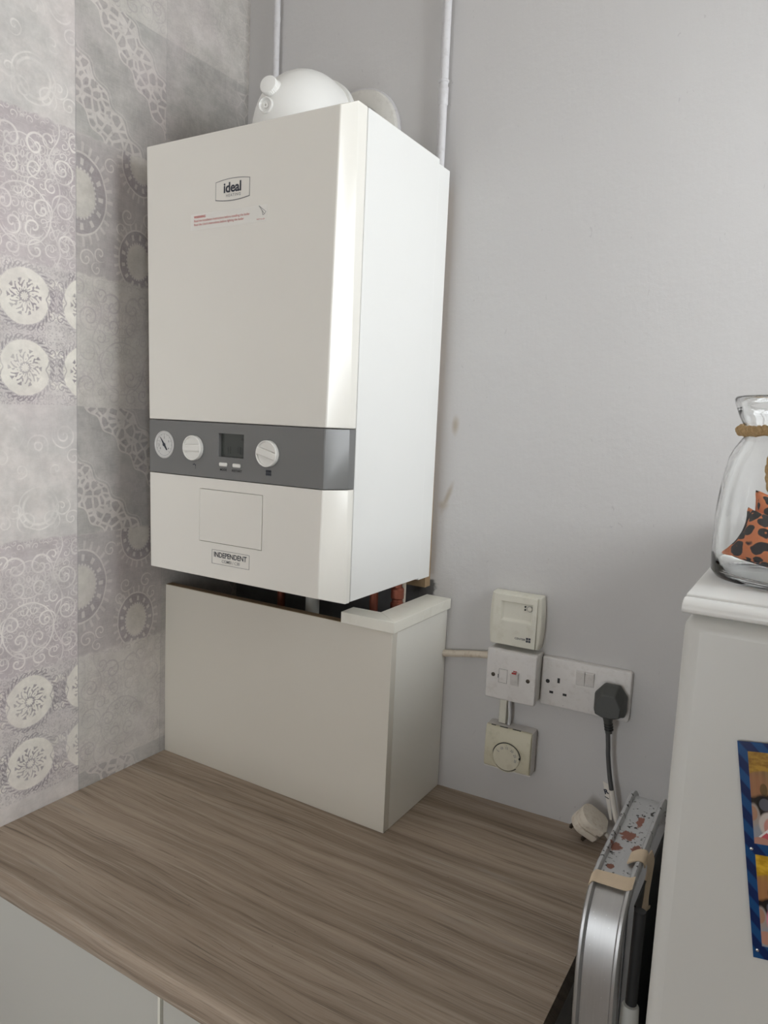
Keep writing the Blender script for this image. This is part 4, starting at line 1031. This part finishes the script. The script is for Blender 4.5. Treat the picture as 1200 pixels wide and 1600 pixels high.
def rope(path, r, strands=3, pitch=.016, n=8):
    P = [Vector(p) for p in path]; bb = B(); acc = [0.0]
    for i in range(1, len(P)): acc.append(acc[-1] + (P[i] - P[i - 1]).length)
    T = [(P[min(i + 1, len(P) - 1)] - P[max(i - 1, 0)]).normalized() for i in range(len(P))]
    u = T[0].orthogonal().normalized(); U = []
    for i in range(len(P)): u = (u - T[i] * u.dot(T[i])).normalized(); U.append(u.copy())
    for k_ in range(strands):
        pts = []
        for i in range(len(P)):
            a_ = 2 * pi * (acc[i] / pitch + k_ / strands); pts.append(tuple(P[i] + (U[i] * cos(a_) + T[i].cross(U[i]) * sin(a_)) * r * .50))
        bb.tube(pts, r * .56, n)
    return bb
zr = JZ + .1225
loop = [(JX + .0450 * cos(radians(a_)), JY + .0450 * sin(radians(a_)), zr + .0012 * sin(radians(a_ * 3))) for a_ in range(0, 366, 5)]
tag(obj('neck_rope', rope(loop, .0046), M['rope'], jar), 'jute rope around the neck')
fy = JY - .0520
dr = smooth_path([(1.0420, JY - .0485, zr - .002), (1.0330, fy - .004, zr - .010), (1.0255, fy - .008, zr - .022), (1.0262, fy - .012, zr - .036), (1.0305, fy - .014, zr - .050), (1.0370, fy - .012, zr - .060), (1.0450, fy - .010, zr - .050), (1.0500, fy - .008, zr - .030), (1.0470, fy - .004, zr - .010), (1.0430, JY - .0490, zr - .001)], 8)
tag(obj('rope_bow', rope(dr, .0062, pitch=.020), M['rope'], jar), 'hanging rope loop')

def pouch(loc, ax_u, ax_v, L, Wd, T_, label):
    u = Vector(ax_u).normalized(); v = Vector(ax_v); v = (v - u * v.dot(u)).normalized(); n_ = u.cross(v)
    t = thing('fabric_pouch', label, 'pouch', loc, group=None)
    N_ = 20; bb = B(); top = []; bot = []
    for j in range(N_ + 1):
        for i in range(N_ + 1):
            a_, c_ = 2 * i / N_ - 1, 2 * j / N_ - 1
            pin = 1 - .16 * (1 - abs(a_) ** 2) * abs(c_) ** 3
            pin2 = 1 - .16 * (1 - abs(c_) ** 2) * abs(a_) ** 3
            h = T_ * ((1 - a_ ** 4) * (1 - c_ ** 4)) ** .55 + .0006
            h += .0010 * sin(9 * a_ + 5 * c_) * (1 - a_ * a_) * (1 - c_ * c_)
            p = Vector(loc) + u * (a_ * L * pin2) + v * (c_ * Wd * pin)
            top.append(tuple(p + n_ * h)); bot.append(tuple(p - n_ * h))
    m_ = N_ + 1
    F_ = [(j * m_ + i, j * m_ + i + 1, (j + 1) * m_ + i + 1, (j + 1) * m_ + i) for j in range(N_) for i in range(N_)]
    bb.add(top, F_); bb.add(bot, [f[::-1] for f in F_])
    edge = [i for i in range(N_)] + [j * m_ + N_ for j in range(N_)] + [N_ * m_ + i for i in range(N_, 0, -1)] + [j * m_ for j in range(N_, 0, -1)]
    nv_ = m_ * m_
    bb.f += [(edge[q], edge[(q + 1) % len(edge)], nv_ + edge[(q + 1) % len(edge)], nv_ + edge[q]) for q in range(len(edge))]
    obj('stuffed_body', bb, M['leopard'], t, sharp=60)
    seam = [Vector(top[e]).lerp(Vector(bot[e]), .5) for e in edge]; seam.append(seam[0])
    obj('stitched_seam', B().tube([tuple(s_) for s_ in seam], .0011, 6), M['leopard'], t)
    return t
pouch((1.0310, -.4760, JZ + .0470), (1.0, .10, -.12), (.10, -.05, 1.0), .0235, .0225, .0105, 'stuffed leopard-print pouch standing at the back of the glass jar')
pouch((1.0300, -.5000, JZ + .0315), (1.0, -.05, -.30), (.20, .62, .75), .0310, .0235, .0125, 'stuffed leopard-print pouch leaning at the front of the glass jar')

# ------------------------------------------------------------------ photo print on the appliance
ph = thing('photo_print', 'blue-bordered sheet of two party photographs stuck on the refrigerator front', 'photograph', (1.0487, -.6012, .2965), rot=(0, radians(-9.2), 0))
obj('print_sheet', B().box(0, .102, -.0009, -.0004, 0, .158), M['photo'], ph)
for x_, z_ in ((.004, .0805), (.003, .0060)): obj('magnet', B().lathe([(.0011, 0), (.0011, .0005), (.0007, .0007)], 12, Matrix.Translation((x_, -.0009, z_)) @ Matrix.Rotation(radians(90), 4, 'X')), M['chrome'], ph)

for o in list(S.objects):
    if '_local' in o: del o['_local']
